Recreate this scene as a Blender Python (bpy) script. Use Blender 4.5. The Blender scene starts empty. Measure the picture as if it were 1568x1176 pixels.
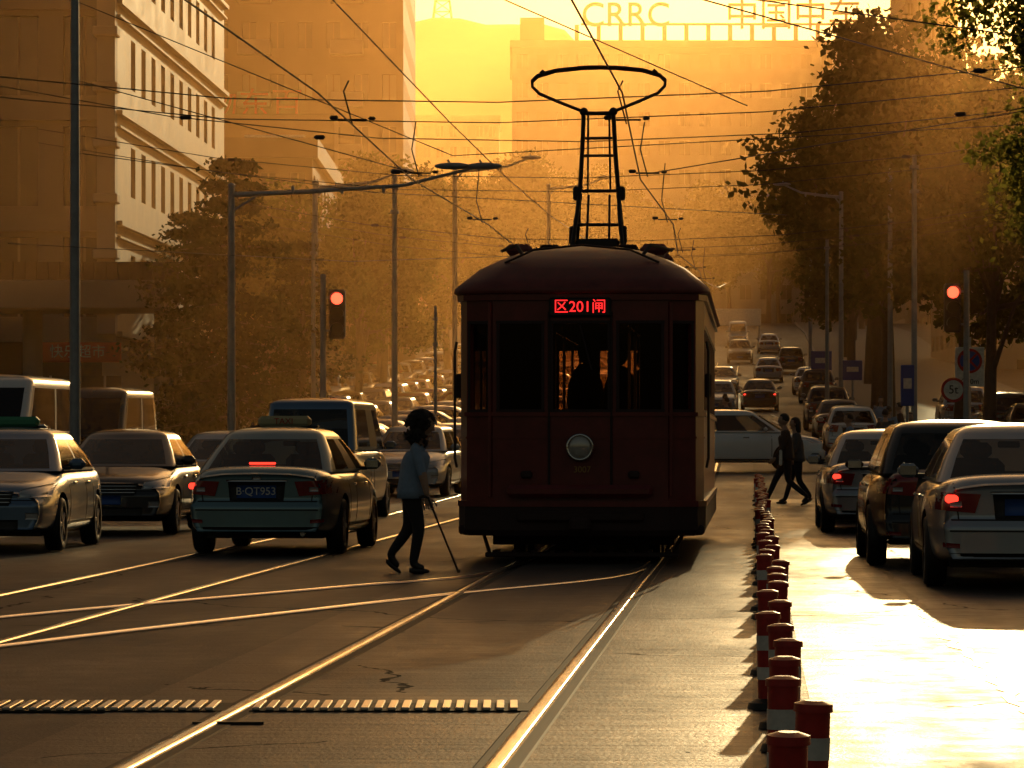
import bpy, math, random, bmesh
import numpy as np
from mathutils import Vector, Matrix
from mathutils import noise as mn
from mathutils.bvhtree import BVHTree
random.seed(7); np.random.seed(7)
sc = bpy.context.scene
sc.view_settings.view_transform = 'Standard'
sc.view_settings.look = 'None'
sc.view_settings.exposure = 0
COL = sc.collection
S = 0.0659            # street runs along (S,1)
ANG = -math.atan(S)

def gz(y):
    return float(np.interp(y, [-60,62,80,98,130,165,215,254,320,400,600,3000],
                              [0,0,.12,.43,1.4,2.6,4.7,6.6,10.5,14,18,18]))
def st(off, y): return off + S*y

# ------------------------------------------------------------------ materials
def mat(name, col, rough=.5, metal=0, noise=0, scale=6, bump=0, coat=0, emit=None, es=0, spec=.5, stretch=None):
    m = bpy.data.materials.new(name); m.use_nodes = True
    nt = m.node_tree; b = nt.nodes['Principled BSDF']
    b.inputs['Base Color'].default_value = (*col, 1)
    b.inputs['Roughness'].default_value = rough
    b.inputs['Metallic'].default_value = metal
    b.inputs['Specular IOR Level'].default_value = spec
    b.inputs['Coat Weight'].default_value = coat
    b.inputs['Coat Roughness'].default_value = .06
    if emit:
        b.inputs['Emission Color'].default_value = (*emit, 1)
        b.inputs['Emission Strength'].default_value = es
    if noise or bump:
        tc = nt.nodes.new('ShaderNodeTexCoord'); mp = nt.nodes.new('ShaderNodeMapping')
        if stretch: mp.inputs['Scale'].default_value = stretch
        nt.links.new(tc.outputs['Object'], mp.inputs[0])
        n = nt.nodes.new('ShaderNodeTexNoise'); n.inputs['Scale'].default_value = scale
        n.inputs['Detail'].default_value = 6; n.inputs['Roughness'].default_value = .65
        nt.links.new(mp.outputs[0], n.inputs['Vector'])
        if noise:
            r = nt.nodes.new('ShaderNodeValToRGB')
            r.color_ramp.elements[0].position = .3; r.color_ramp.elements[1].position = .72
            r.color_ramp.elements[0].color = (*[c*(1-noise) for c in col], 1)
            r.color_ramp.elements[1].color = (*[min(1, c*(1+noise)) for c in col], 1)
            nt.links.new(n.outputs[0], r.inputs[0]); nt.links.new(r.outputs[0], b.inputs['Base Color'])
            mr = nt.nodes.new('ShaderNodeMapRange')
            mr.inputs[3].default_value = max(.02, rough*.75); mr.inputs[4].default_value = min(1, rough*1.25)
            nt.links.new(n.outputs[0], mr.inputs[0]); nt.links.new(mr.outputs[0], b.inputs['Roughness'])
        if bump:
            bp = nt.nodes.new('ShaderNodeBump'); bp.inputs['Strength'].default_value = bump
            bp.inputs['Distance'].default_value = .02
            nt.links.new(n.outputs[0], bp.inputs['Height']); nt.links.new(bp.outputs[0], b.inputs['Normal'])
    return m

def road_mat(name, base, grooves=0, rlo=.36, rhi=.62, spec=.4):
    m = bpy.data.materials.new(name); m.use_nodes = True
    nt = m.node_tree; b = nt.nodes['Principled BSDF']; L = nt.links.new
    tc = nt.nodes.new('ShaderNodeTexCoord')
    rot = nt.nodes.new('ShaderNodeMapping'); rot.inputs['Rotation'].default_value = (0,0,-ANG)
    L(tc.outputs['Object'], rot.inputs[0])
    str_ = nt.nodes.new('ShaderNodeMapping'); str_.inputs['Scale'].default_value = (1,.12,1)
    L(rot.outputs[0], str_.inputs[0])
    def noise(sc_, det, src):
        n = nt.nodes.new('ShaderNodeTexNoise'); n.inputs['Scale'].default_value = sc_
        n.inputs['Detail'].default_value = det; n.inputs['Roughness'].default_value = .6
        L(src, n.inputs['Vector']); return n.outputs[0]
    big = noise(.35, 5, rot.outputs[0]); strk = noise(1.4, 5, str_.outputs[0]); fine = noise(45, 3, rot.outputs[0])
    med = noise(4, 6, rot.outputs[0])
    def math_(op, a, c):
        n = nt.nodes.new('ShaderNodeMath'); n.operation = op
        for i, x in enumerate((a, c)):
            if isinstance(x, (int, float)): n.inputs[i].default_value = x
            else: L(x, n.inputs[i])
        return n.outputs[0]
    mix = math_('ADD', math_('MULTIPLY', big, .35), math_('ADD', math_('MULTIPLY', strk, .35), math_('MULTIPLY', med, .3)))
    r = nt.nodes.new('ShaderNodeValToRGB')
    r.color_ramp.elements[0].position = .36; r.color_ramp.elements[1].position = .64
    r.color_ramp.elements[0].color = (*[c*.45 for c in base], 1); r.color_ramp.elements[1].color = (*[c*1.6 for c in base], 1)
    L(mix, r.inputs[0])
    v = nt.nodes.new('ShaderNodeTexVoronoi'); v.feature = 'DISTANCE_TO_EDGE'; v.inputs['Scale'].default_value = .28
    wv = nt.nodes.new('ShaderNodeMixRGB'); wv.inputs[0].default_value = .35
    nn = nt.nodes.new('ShaderNodeTexNoise'); nn.inputs['Scale'].default_value = 1.3; nn.inputs['Detail'].default_value = 6
    L(rot.outputs[0], nn.inputs['Vector']); L(rot.outputs[0], wv.inputs[1]); L(nn.outputs[1], wv.inputs[2])
    L(wv.outputs[0], v.inputs['Vector'])
    cr = math_('LESS_THAN', v.outputs[0], .0022)
    crm = math_('MULTIPLY', cr, math_('GREATER_THAN', big, .49))
    mx = nt.nodes.new('ShaderNodeMixRGB'); L(crm, mx.inputs[0]); L(r.outputs[0], mx.inputs[1]); mx.inputs[2].default_value = (.008,.008,.008,1)
    L(mx.outputs[0], b.inputs['Base Color'])
    mr = nt.nodes.new('ShaderNodeMapRange'); mr.inputs[1].default_value = .38; mr.inputs[2].default_value = .62
    mr.inputs[3].default_value = rlo; mr.inputs[4].default_value = rhi
    L(mix, mr.inputs[0]); L(math_('ADD', mr.outputs[0], math_('MULTIPLY', crm, .4)), b.inputs['Roughness'])
    h = math_('ADD', math_('MULTIPLY', fine, .9), math_('MULTIPLY', med, .8))
    if grooves:
        w = nt.nodes.new('ShaderNodeTexNoise'); w.inputs['Scale'].default_value = 1
        gm = nt.nodes.new('ShaderNodeMapping'); gm.inputs['Scale'].default_value = (.5, 7, 1)
        L(rot.outputs[0], gm.inputs[0]); L(gm.outputs[0], w.inputs['Vector']); w.inputs['Detail'].default_value = 3
        h = math_('ADD', h, math_('MULTIPLY', w.outputs[0], grooves))
    bp = nt.nodes.new('ShaderNodeBump'); bp.inputs['Strength'].default_value = .5; bp.inputs['Distance'].default_value = .015
    L(h, bp.inputs['Height']); L(bp.outputs[0], b.inputs['Normal'])
    b.inputs['Specular IOR Level'].default_value = spec
    return m

def glass_mat(name, tint):
    m = bpy.data.materials.new(name); m.use_nodes = True; nt = m.node_tree; nt.nodes.clear(); L = nt.links.new
    o = nt.nodes.new('ShaderNodeOutputMaterial'); t = nt.nodes.new('ShaderNodeBsdfTransparent'); t.inputs[0].default_value = (*tint, 1)
    g = nt.nodes.new('ShaderNodeBsdfGlossy'); g.inputs['Roughness'].default_value = .05; g.inputs[0].default_value = (.9,.9,.9,1)
    f = nt.nodes.new('ShaderNodeFresnel'); f.inputs[0].default_value = 1.5
    mx = nt.nodes.new('ShaderNodeMixShader'); L(f.outputs[0], mx.inputs[0]); L(t.outputs[0], mx.inputs[1]); L(g.outputs[0], mx.inputs[2])
    L(mx.outputs[0], o.inputs[0]); return m

def leaf_mat(name, c1, c2, tr=.45, val=1.7):
    m = bpy.data.materials.new(name); m.use_nodes = True; nt = m.node_tree; nt.nodes.clear(); L = nt.links.new
    o = nt.nodes.new('ShaderNodeOutputMaterial'); d = nt.nodes.new('ShaderNodeBsdfDiffuse'); t = nt.nodes.new('ShaderNodeBsdfTranslucent')
    g = nt.nodes.new('ShaderNodeTexCoord'); n = nt.nodes.new('ShaderNodeTexNoise'); n.inputs['Scale'].default_value = 1.2; n.inputs['Detail'].default_value = 5
    r = nt.nodes.new('ShaderNodeValToRGB'); r.color_ramp.elements[0].position = .35; r.color_ramp.elements[1].position = .65
    r.color_ramp.elements[0].color = (*c1,1); r.color_ramp.elements[1].color = (*c2,1)
    L(g.outputs['Object'], n.inputs['Vector']); L(n.outputs[0], r.inputs[0]); L(r.outputs[0], d.inputs['Color'])
    hs = nt.nodes.new('ShaderNodeHueSaturation'); hs.inputs['Value'].default_value = val; L(r.outputs[0], hs.inputs['Color']); L(hs.outputs[0], t.inputs[0])
    mx = nt.nodes.new('ShaderNodeMixShader'); mx.inputs[0].default_value = tr
    L(d.outputs[0], mx.inputs[1]); L(t.outputs[0], mx.inputs[2]); L(mx.outputs[0], o.inputs[0]); return m

M = {}
M['asphalt'] = road_mat('asphalt', (.05,.045,.042), rlo=.45, rhi=.7)
M['trackbed'] = road_mat('trackbed_concrete', (.07,.06,.052), grooves=1.8, rlo=.42, rhi=.66)
M['lane'] = road_mat('lane_asphalt', (.05,.044,.038), rlo=.30, rhi=.62, spec=.42)
M['earth'] = mat('earth', (.09,.075,.055), .95, noise=.4, scale=.3)
M['pave'] = mat('paving', (.16,.14,.12), .75, noise=.3, scale=3, bump=.3)
M['kerb'] = mat('kerb_stone', (.3,.28,.25), .7, noise=.25, scale=5, bump=.3)
M['tar'] = mat('tar', (.012,.011,.01), .5, noise=.3)
M['rail'] = mat('rail_steel', (.85,.8,.74), .22, 1, noise=.12, scale=4, stretch=(6,.4,1))
M['railgap'] = mat('rail_groove', (.015,.012,.01), .7)
M['white'] = mat('white_paint', (.7,.68,.62), .55, noise=.25, scale=12)
M['redp'] = mat('red_paint', (.45,.02,.015), .45, noise=.35, scale=9)
M['black'] = mat('black_rubber', (.015,.014,.014), .6, noise=.2)
M['dark'] = mat('dark_trim', (.02,.018,.018), .5)
M['chrome'] = mat('chrome', (.6,.6,.6), .15, 1)
M['grate'] = mat('worn_grate_steel', (.85,.82,.78), .3, 1, noise=.1)
M['steel'] = mat('galvanised_steel', (.32,.33,.35), .45, .6, noise=.2, scale=7)
M['iron'] = mat('dark_iron', (.03,.022,.02), .5, .4, noise=.3)
M['glass'] = glass_mat('window_glass', (.42,.42,.4))
M['darkglass'] = glass_mat('tinted_glass', (.06,.06,.06))
M['tramglass'] = glass_mat('tram_window_glass', (.6,.42,.3))
M['bglass'] = mat('building_glass', (.03,.035,.04), .12, 0, spec=.8)
M['bglass2'] = mat('building_blind', (.2,.17,.13), .5, 0)
M['tramred'] = mat('tram_maroon_paint', (.15,.015,.014), .36, 0, noise=.3, scale=4, coat=.3)
M['tramdark'] = mat('tram_underframe', (.035,.014,.012), .7, noise=.3)
M['tramroof'] = mat('tram_roof_canvas', (.18,.035,.03), .5, noise=.3, scale=5)
M['ledred'] = mat('led_red', (.4,.01,.01), .4, emit=(1,.02,.02), es=2.0)
M['tail_on'] = mat('tail_lamp_lit', (.5,.01,.01), .2, emit=(1,.04,.02), es=2.5)
M['tail'] = mat('tail_lamp', (.25,.01,.01), .12, coat=.6)
M['head'] = mat('head_lamp', (.5,.5,.5), .08, .5, coat=.6)
M['tl_red'] = mat('signal_red_lit', (.8,.05,.02), .3, emit=(1,.07,.03), es=4)
M['tl_off'] = mat('signal_lens_off', (.03,.03,.02), .3)
M['plateblue'] = mat('plate_blue', (.03,.09,.32), .4)
M['bark'] = mat('bark', (.07,.05,.035), .9, noise=.4, scale=5, bump=.6)
M['leafA'] = leaf_mat('foliage', (.03,.042,.01), (.07,.078,.018))
M['leafB'] = leaf_mat('foliage_yellowish', (.07,.075,.012), (.2,.17,.03), .55, 2.2)
M['leafC'] = leaf_mat('conifer_foliage', (.014,.022,.007), (.04,.045,.013), .22)
M['skin'] = mat('skin', (.42,.25,.17), .5)
M['hair'] = mat('hair', (.02,.014,.01), .55, noise=.4, scale=30, bump=.8)
M['seat'] = mat('seat_fabric', (.04,.038,.035), .8)
def paint(n, c, metal=.5): return mat('car_paint_'+n, c, .3, metal, coat=.8, noise=.06, scale=2)
P_silver = paint('silver', (.36,.40,.45)); P_teal = paint('pale_teal', (.15,.26,.30)); P_dark = paint('charcoal', (.03,.03,.035))
P_black = paint('black', (.012,.012,.014), .2); P_white = paint('white', (.7,.7,.7), 0); P_blue = paint('blue_grey', (.12,.20,.32))
P_red = paint('dark_red', (.2,.02,.02))

# ------------------------------------------------------------------ mesh helper
class MB:
    def __init__(s): s.v=[]; s.f=[]; s.m=[]; s.s=[]
    def add(s, vs, fs, m=0, sm=False):
        b=len(s.v); s.v += [tuple(v) for v in vs]
        for f in fs: s.f.append([b+i for i in f]); s.m.append(m); s.s.append(sm)
    def box(s, c, size, m=0, bev=0.0, R=None):
        hx,hy,hz = [a/2 for a in size]; c=Vector(c)
        if bev<=0:
            vs=[Vector((x*hx,y*hy,z*hz)) for x in(-1,1) for y in(-1,1) for z in(-1,1)]
            fs=[(0,1,3,2),(4,6,7,5),(0,4,5,1),(2,3,7,6),(0,2,6,4),(1,5,7,3)]
        else:
            b=min(bev,hx*.9,hy*.9,hz*.9); vs=[]; idx={}
            for x in(-1,1):
                for y in(-1,1):
                    for z in(-1,1):
                        idx[(x,y,z,0)]=len(vs); vs.append(Vector((x*hx,y*(hy-b),z*(hz-b))))
                        idx[(x,y,z,1)]=len(vs); vs.append(Vector((x*(hx-b),y*hy,z*(hz-b))))
                        idx[(x,y,z,2)]=len(vs); vs.append(Vector((x*(hx-b),y*(hy-b),z*hz)))
            fs=[]
            for a in(-1,1):
                fs.append([idx[(a,-1,-1,0)],idx[(a,1,-1,0)],idx[(a,1,1,0)],idx[(a,-1,1,0)]])
                fs.append([idx[(-1,a,-1,1)],idx[(1,a,-1,1)],idx[(1,a,1,1)],idx[(-1,a,1,1)]])
                fs.append([idx[(-1,-1,a,2)],idx[(1,-1,a,2)],idx[(1,1,a,2)],idx[(-1,1,a,2)]])
                for d in(-1,1):
                    fs.append([idx[(a,d,-1,0)],idx[(a,d,1,0)],idx[(a,d,1,1)],idx[(a,d,-1,1)]])
                    fs.append([idx[(a,-1,d,0)],idx[(a,1,d,0)],idx[(a,1,d,2)],idx[(a,-1,d,2)]])
                    fs.append([idx[(-1,a,d,1)],idx[(1,a,d,1)],idx[(1,a,d,2)],idx[(-1,a,d,2)]])
                    for e in(-1,1): fs.append([idx[(a,d,e,0)],idx[(a,d,e,1)],idx[(a,d,e,2)]])
        if R: vs=[R@v for v in vs]
        s.add([c+v for v in vs], fs, m)
    def tube(s, pts, rad, n=8, m=0, caps=True):
        pts=[Vector(p) for p in pts]
        if not hasattr(rad,'__len__'): rad=[rad]*len(pts)
        vs=[]; up=None
        for i,p in enumerate(pts):
            t=(pts[min(i+1,len(pts)-1)]-pts[max(i-1,0)]).normalized()
            if up is None:
                a=Vector((0,0,1)) if abs(t.z)<.9 else Vector((1,0,0)); up=(a-t*a.dot(t)).normalized()
            else:
                up=up-t*up.dot(t)
                up=up.normalized() if up.length>1e-6 else t.orthogonal().normalized()
            w=t.cross(up)
            for k in range(n):
                a=2*math.pi*k/n; vs.append(p+(up*math.cos(a)+w*math.sin(a))*rad[i])
        fs=[]
        for i in range(len(pts)-1):
            for k in range(n): fs.append((i*n+k,i*n+(k+1)%n,(i+1)*n+(k+1)%n,(i+1)*n+k))
        s.add(vs,fs,m,True)
        if caps:
            s.add(vs[:n],[list(range(n))[::-1]],m); s.add(vs[-n:],[list(range(n))],m)
    def rings(s, R, m=0, sm=True, cap=True):
        n=len(R[0]); vs=[v for r in R for v in r]; fs=[]
        for i in range(len(R)-1):
            for k in range(n): fs.append((i*n+k,i*n+(k+1)%n,(i+1)*n+(k+1)%n,(i+1)*n+k))
        if cap: fs.append(list(range(n))[::-1]); fs.append([(len(R)-1)*n+k for k in range(n)])
        s.add(vs,fs,m,sm)
    def ell(s, c, r, m=0, nu=14, nv=10, fn=None):
        c=Vector(c); vs=[]; fs=[]
        for j in range(nv+1):
            ph=math.pi*j/nv
            for i in range(nu):
                th=2*math.pi*i/nu; d=Vector((math.sin(ph)*math.cos(th),math.sin(ph)*math.sin(th),math.cos(ph)))
                k=fn(d) if fn else 1
                vs.append(c+Vector((d.x*r[0],d.y*r[1],d.z*r[2]))*k)
        for j in range(nv):
            for i in range(nu): fs.append((j*nu+i,(j+1)*nu+i,(j+1)*nu+(i+1)%nu,j*nu+(i+1)%nu))
        s.add(vs,fs,m,True)
    def mesh(s, name, mats):
        me=bpy.data.meshes.new(name); me.from_pydata(s.v,[],s.f)
        for x in mats: me.materials.append(x)
        me.polygons.foreach_set('material_index', s.m); me.polygons.foreach_set('use_smooth', s.s); me.update()
        return me
    def obj(s, name, mats, parent=None, loc=None, rz=0):
        o=bpy.data.objects.new(name, s.mesh(name,mats)); COL.objects.link(o)
        if parent: o.parent=parent
        if loc: o.location=loc
        o.rotation_euler[2]=rz
        return o
def empty(name, loc=(0,0,0), rz=0, scale=1):
    e=bpy.data.objects.new(name,None); COL.objects.link(e); e.location=loc; e.rotation_euler[2]=rz; e.scale=(scale,)*3
    e.empty_display_size=.2; return e
def text(body, size, mt, parent, loc, rot=(math.pi/2,0,0), ext=.01, name='lettering'):
    c=bpy.data.curves.new(name,'FONT'); c.body=body; c.size=size; c.extrude=ext; c.align_x='CENTER'; c.align_y='CENTER'
    c.materials.append(mt); o=bpy.data.objects.new(name,c); COL.objects.link(o); o.parent=parent; o.location=loc; o.rotation_euler=rot
    return o

# ------------------------------------------------------------------ ground
YS=sorted(set([-60,-20,0,10,20,30,40,50,62,70,80,89,98,114,130,147,165,190,215,235,254,287,320,360,400,500,600,800,1200,3000]))
def strip(name, mt, o0, o1, y0, y1, dz, n=1):
    mb=MB(); ys=[y0]+[y for y in YS if y0<y<y1]+[y1]; vs=[];fs=[]
    for y in ys:
        for k in range(n+1):
            o=o0+(o1-o0)*k/n; vs.append((st(o,y),y,gz(y)+dz))
    w=n+1
    for i in range(len(ys)-1):
        for k in range(n): fs.append((i*w+k,i*w+k+1,(i+1)*w+k+1,(i+1)*w+k))
    mb.add(vs,fs); return mb.obj(name,[mt])
mb=MB(); vs=[];fs=[]; xs=[-2000,-300,-60,60,300,2000]
for y in YS:
    for x in xs: vs.append((x,y,gz(y)-.02))
for i in range(len(YS)-1):
    for k in range(5): fs.append((i*6+k,i*6+k+1,(i+1)*6+k+1,(i+1)*6+k))
mb.add(vs,fs); mb.obj('ground',[M['earth']])
strip('road', M['asphalt'], -16, 4.5, -40, 420, 0)
strip('tram_track_pavement', M['trackbed'], -3.05, .0, -40, 300, .004)
strip('traffic_lane', M['lane'], .28, 4.5, -40, 74, .004)
mb=MB(); vs=[];fs=[]
cy=[80,89,98,104]
for y in cy:
    for x in (-150,-60,st(-16.2,y),): vs.append((x,y,gz(y)+.002))
for i in range(3):
    for k in range(2): fs.append((i*3+k,i*3+k+1,(i+1)*3+k+1,(i+1)*3+k))
mb.add(vs,fs); vs=[];fs=[]
for y in cy:
    for x in (st(4.5,y),60,150): vs.append((x,y,gz(y)+.002))
for i in range(3):
    for k in range(2): fs.append((i*3+k,i*3+k+1,(i+1)*3+k+1,(i+1)*3+k))
mb.add(vs,fs); mb.obj('cross_street',[M['asphalt']])
def pavement(o0,o1,y0,y1,kerbside):
    mb=MB(); ys=[y0]+[y for y in YS if y0<y<y1]+[y1]
    prof=[(o0,-.02),(o0,.13),(o1,.13),(o1,-.02)]
    vs=[(st(o,y),y,gz(y)+z) for y in ys for o,z in prof]; fs=[];
    for i in range(len(ys)-1):
        for k in range(3): fs.append((i*4+k,i*4+k+1,(i+1)*4+k+1,(i+1)*4+k))
    fs.append((0,1,2,3)); n=(len(ys)-1)*4; fs.append((n+3,n+2,n+1,n))
    mb.add(vs,fs); mb.obj('pavement',[M['pave']])
    k0,k1=(o0-.15,o0) if kerbside<0 else (o1,o1+.15)
    mb=MB(); prof=[(k0,-.02),(k0,.14),(k1,.14),(k1,-.02)]
    vs=[(st(o,y),y,gz(y)+z) for y in ys for o,z in prof]; mb.add(vs,fs); mb.obj('kerb',[M['kerb']])
pavement(4.65,12,-40,76,-1); pavement(4.65,14,108,400,-1)
pavement(-30,-16.15,-40,78,1); pavement(-30,-16.15,108,400,1)

# rails
def railmesh(name, pts):
    mb=MB()
    P=[Vector((x,y,0)) for x,y in pts]
    Q=[]
    for i in range(len(P)-1):
        n=max(1,int((P[i+1]-P[i]).length/1.0))
        for k in range(n): Q.append(P[i].lerp(P[i+1],k/n))
    Q.append(P[-1])
    for (a,b_,dz,mi) in ((-.09,.105,.004,1),(-.045,.04,.016,0)):
        vs=[];fs=[]
        for i,p in enumerate(Q):
            t=(Q[min(i+1,len(Q)-1)]-Q[max(i-1,0)]).normalized(); nrm=Vector((t.y,-t.x,0)); g=gz(p.y)
            prof=((a,0),(a*.9,dz),(b_*.9,dz),(b_,0)) if mi else ((a,0),(a*.92,dz*.75),(a*.45,dz),(b_*.45,dz),(b_*.92,dz*.75),(b_,0))
            for q,z in prof: vs.append((p.x+nrm.x*q,p.y+nrm.y*q,g+z+.004))
        w=len(prof)
        for i in range(len(Q)-1):
            for k in range(w-1): fs.append((i*w+k,i*w+k+1,(i+1)*w+k+1,(i+1)*w+k))
        mb.add(vs,fs,mi,mi==0)
    return mb.obj(name,[M['rail'],M['railgap']])
for o in (-2.45,-1.01,-6.2,-4.77):
    railmesh('tram_rail',[(st(o,y),y) for y in (-20,30,62,98,165,254)])
def cr(pts,n=6):
    P=[Vector((*p,0)) for p in pts]; out=[]
    for i in range(len(P)-1):
        p0=P[max(i-1,0)];p1=P[i];p2=P[i+1];p3=P[min(i+2,len(P)-1)]
        for k in range(n):
            t=k/n; q=.5*((2*p1)+(p2-p0)*t+(2*p0-5*p1+4*p2-p3)*t*t+(-p0+3*p1-3*p2+p3)*t**3); out.append((q.x,q.y))
    out.append((P[-1].x,P[-1].y)); return out
railmesh('branch_rail',cr([(.4,43),(-.2,35.2),(-1.45,31.9),(-2.79,28.7),(-3.8,26.1),(-5.6,21),(-8,15)]))
railmesh('branch_rail',cr([(1.8,43),(1.1,34.9),(-.46,30.5),(-1.6,27.3),(-2.66,24.3),(-3.5,21.8),(-5.6,16)]))
mb=MB()
for x0,x1 in ((-3.7,-1.35),(-1.24,.09)):
    mb.box(((x0+x1)/2,17.5,.008),(x1-x0,.52,.008),1)
    n=int((x1-x0)/.064)
    for i in range(n):
        x=x0+.032+i*.064; mb.box((x,17.5,.020),(.038,.5,.014),0,.003)
mb.obj('drain_grate',[M['grate'],M['railgap'],M['iron']])
mb=MB(); mb.box((-1.28,16.5,.012),(.32,.05,.012),0); mb.obj('track_tie_bar',[M['iron']])
mb=MB(); pts=cr([(5.2,66),(4.93,61.7),(4.24,46),(3.68,36.7),(3.21,29.2),(2.91,25.2),(2.66,20.8),(2.43,17.3),(2.2,13)],14)
vs=[];fs=[]
for i,(x,y) in enumerate(pts):
    w=.02+.018*random.random(); j=random.uniform(-.035,.035); vs+=[(x-w+j,y,.0085),(x+w+j,y,.0085)]
for i in range(len(pts)-1): fs.append((2*i,2*i+1,2*i+3,2*i+2))
mb.add(vs,fs); mb.obj('sealed_road_crack',[M['tar']])
mb=MB()
for i in range(7):
    y=76.5; x=st(-2.2,y)+i*.9+4.2; mb.box((x,y,gz(y)+.012),(.45,3,.006),0)
for y in range(110,300,9):
    mb.box((st(.9,y),y,gz(y)+.03),(.15,3,.006),0,R=Matrix.Rotation(math.atan(.045),3,'X'))
mb.obj('road_markings',[M['white']])

def bollard_mesh():
    mb=MB(); r=.055
    def cyl(z0,z1,r0,r1,m): mb.tube([(0,0,z0),(0,0,z1)],[r0,r1],14,m)
    cyl(0,.03,.11,.10,1); cyl(.03,.05,.10,.062,1)
    cyl(.05,.14,r,r,2); cyl(.14,.20,r+.002,r+.002,0); cyl(.20,.28,r,r,2); cyl(.28,.35,r+.002,r+.002,0); cyl(.35,.43,r,r,2)
    cyl(.43,.455,r+.008,r+.006,2); cyl(.455,.465,r+.006,.03,2)
    return mb.mesh('post',[M['white'],M['black'],M['redp']])
bm_=bollard_mesh()
y=10.3
while y<78:
    e=empty('traffic_delineator_post',(st(.13+random.uniform(-.05,.05),y),y,gz(y)+.004),random.random())
    o=bpy.data.objects.new('post',bm_); COL.objects.link(o); o.parent=e
    o.rotation_euler=(random.uniform(-.04,.04),random.uniform(-.04,.04),0)
    y+=1.22*random.uniform(.93,1.07)

# ------------------------------------------------------------------ vehicles
def lerp(a,b,t): return a+(b-a)*t
def eval_mesh(o):
    dg=bpy.context.evaluated_depsgraph_get(); dg.update()
    return bpy.data.meshes.new_from_object(o.evaluated_get(dg))
def patch(mb,bvh,corners,proj,d,mi,nu=8,nv=5,off=.008):
    d=Vector(d).normalized(); g=[]
    for j in range(nv+1):
        row=[]
        for i in range(nu+1):
            u=i/nu;v=j/nv
            a=[lerp(lerp(corners[0][k],corners[1][k],u),lerp(corners[3][k],corners[2][k],u),v) for k in (0,1)]
            o=proj(*a); h=bvh.ray_cast(o,d)
            row.append(None if h[0] is None else h[0]-d*off)
        g.append(row)
    vs=[];idx={}
    for j in range(nv+1):
        for i in range(nu+1):
            if g[j][i] is not None: idx[(i,j)]=len(vs); vs.append(g[j][i])
    fs=[]
    for j in range(nv):
        for i in range(nu):
            q=[(i,j),(i+1,j),(i+1,j+1),(i,j+1)]
            if all(a in idx for a in q) and max((vs[idx[q[a]]]-vs[idx[q[(a+1)%4]]]).length for a in range(4))<.35: fs.append([idx[a] for a in q])
    bd=[(i,0) for i in range(nu)]+[(nu,j) for j in range(nv)]+[(i,nv) for i in range(nu,0,-1)]+[(0,j) for j in range(nv,0,-1)]
    if all(b in idx for b in bd):
        k0=len(vs); n=len(bd)
        for b in bd: vs.append(vs[idx[b]]+d*(off+.006))
        for a in range(n): fs.append([idx[bd[a]],idx[bd[(a+1)%n]],k0+(a+1)%n,k0+a])
    mb.add(vs,fs,mi,True)

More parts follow.
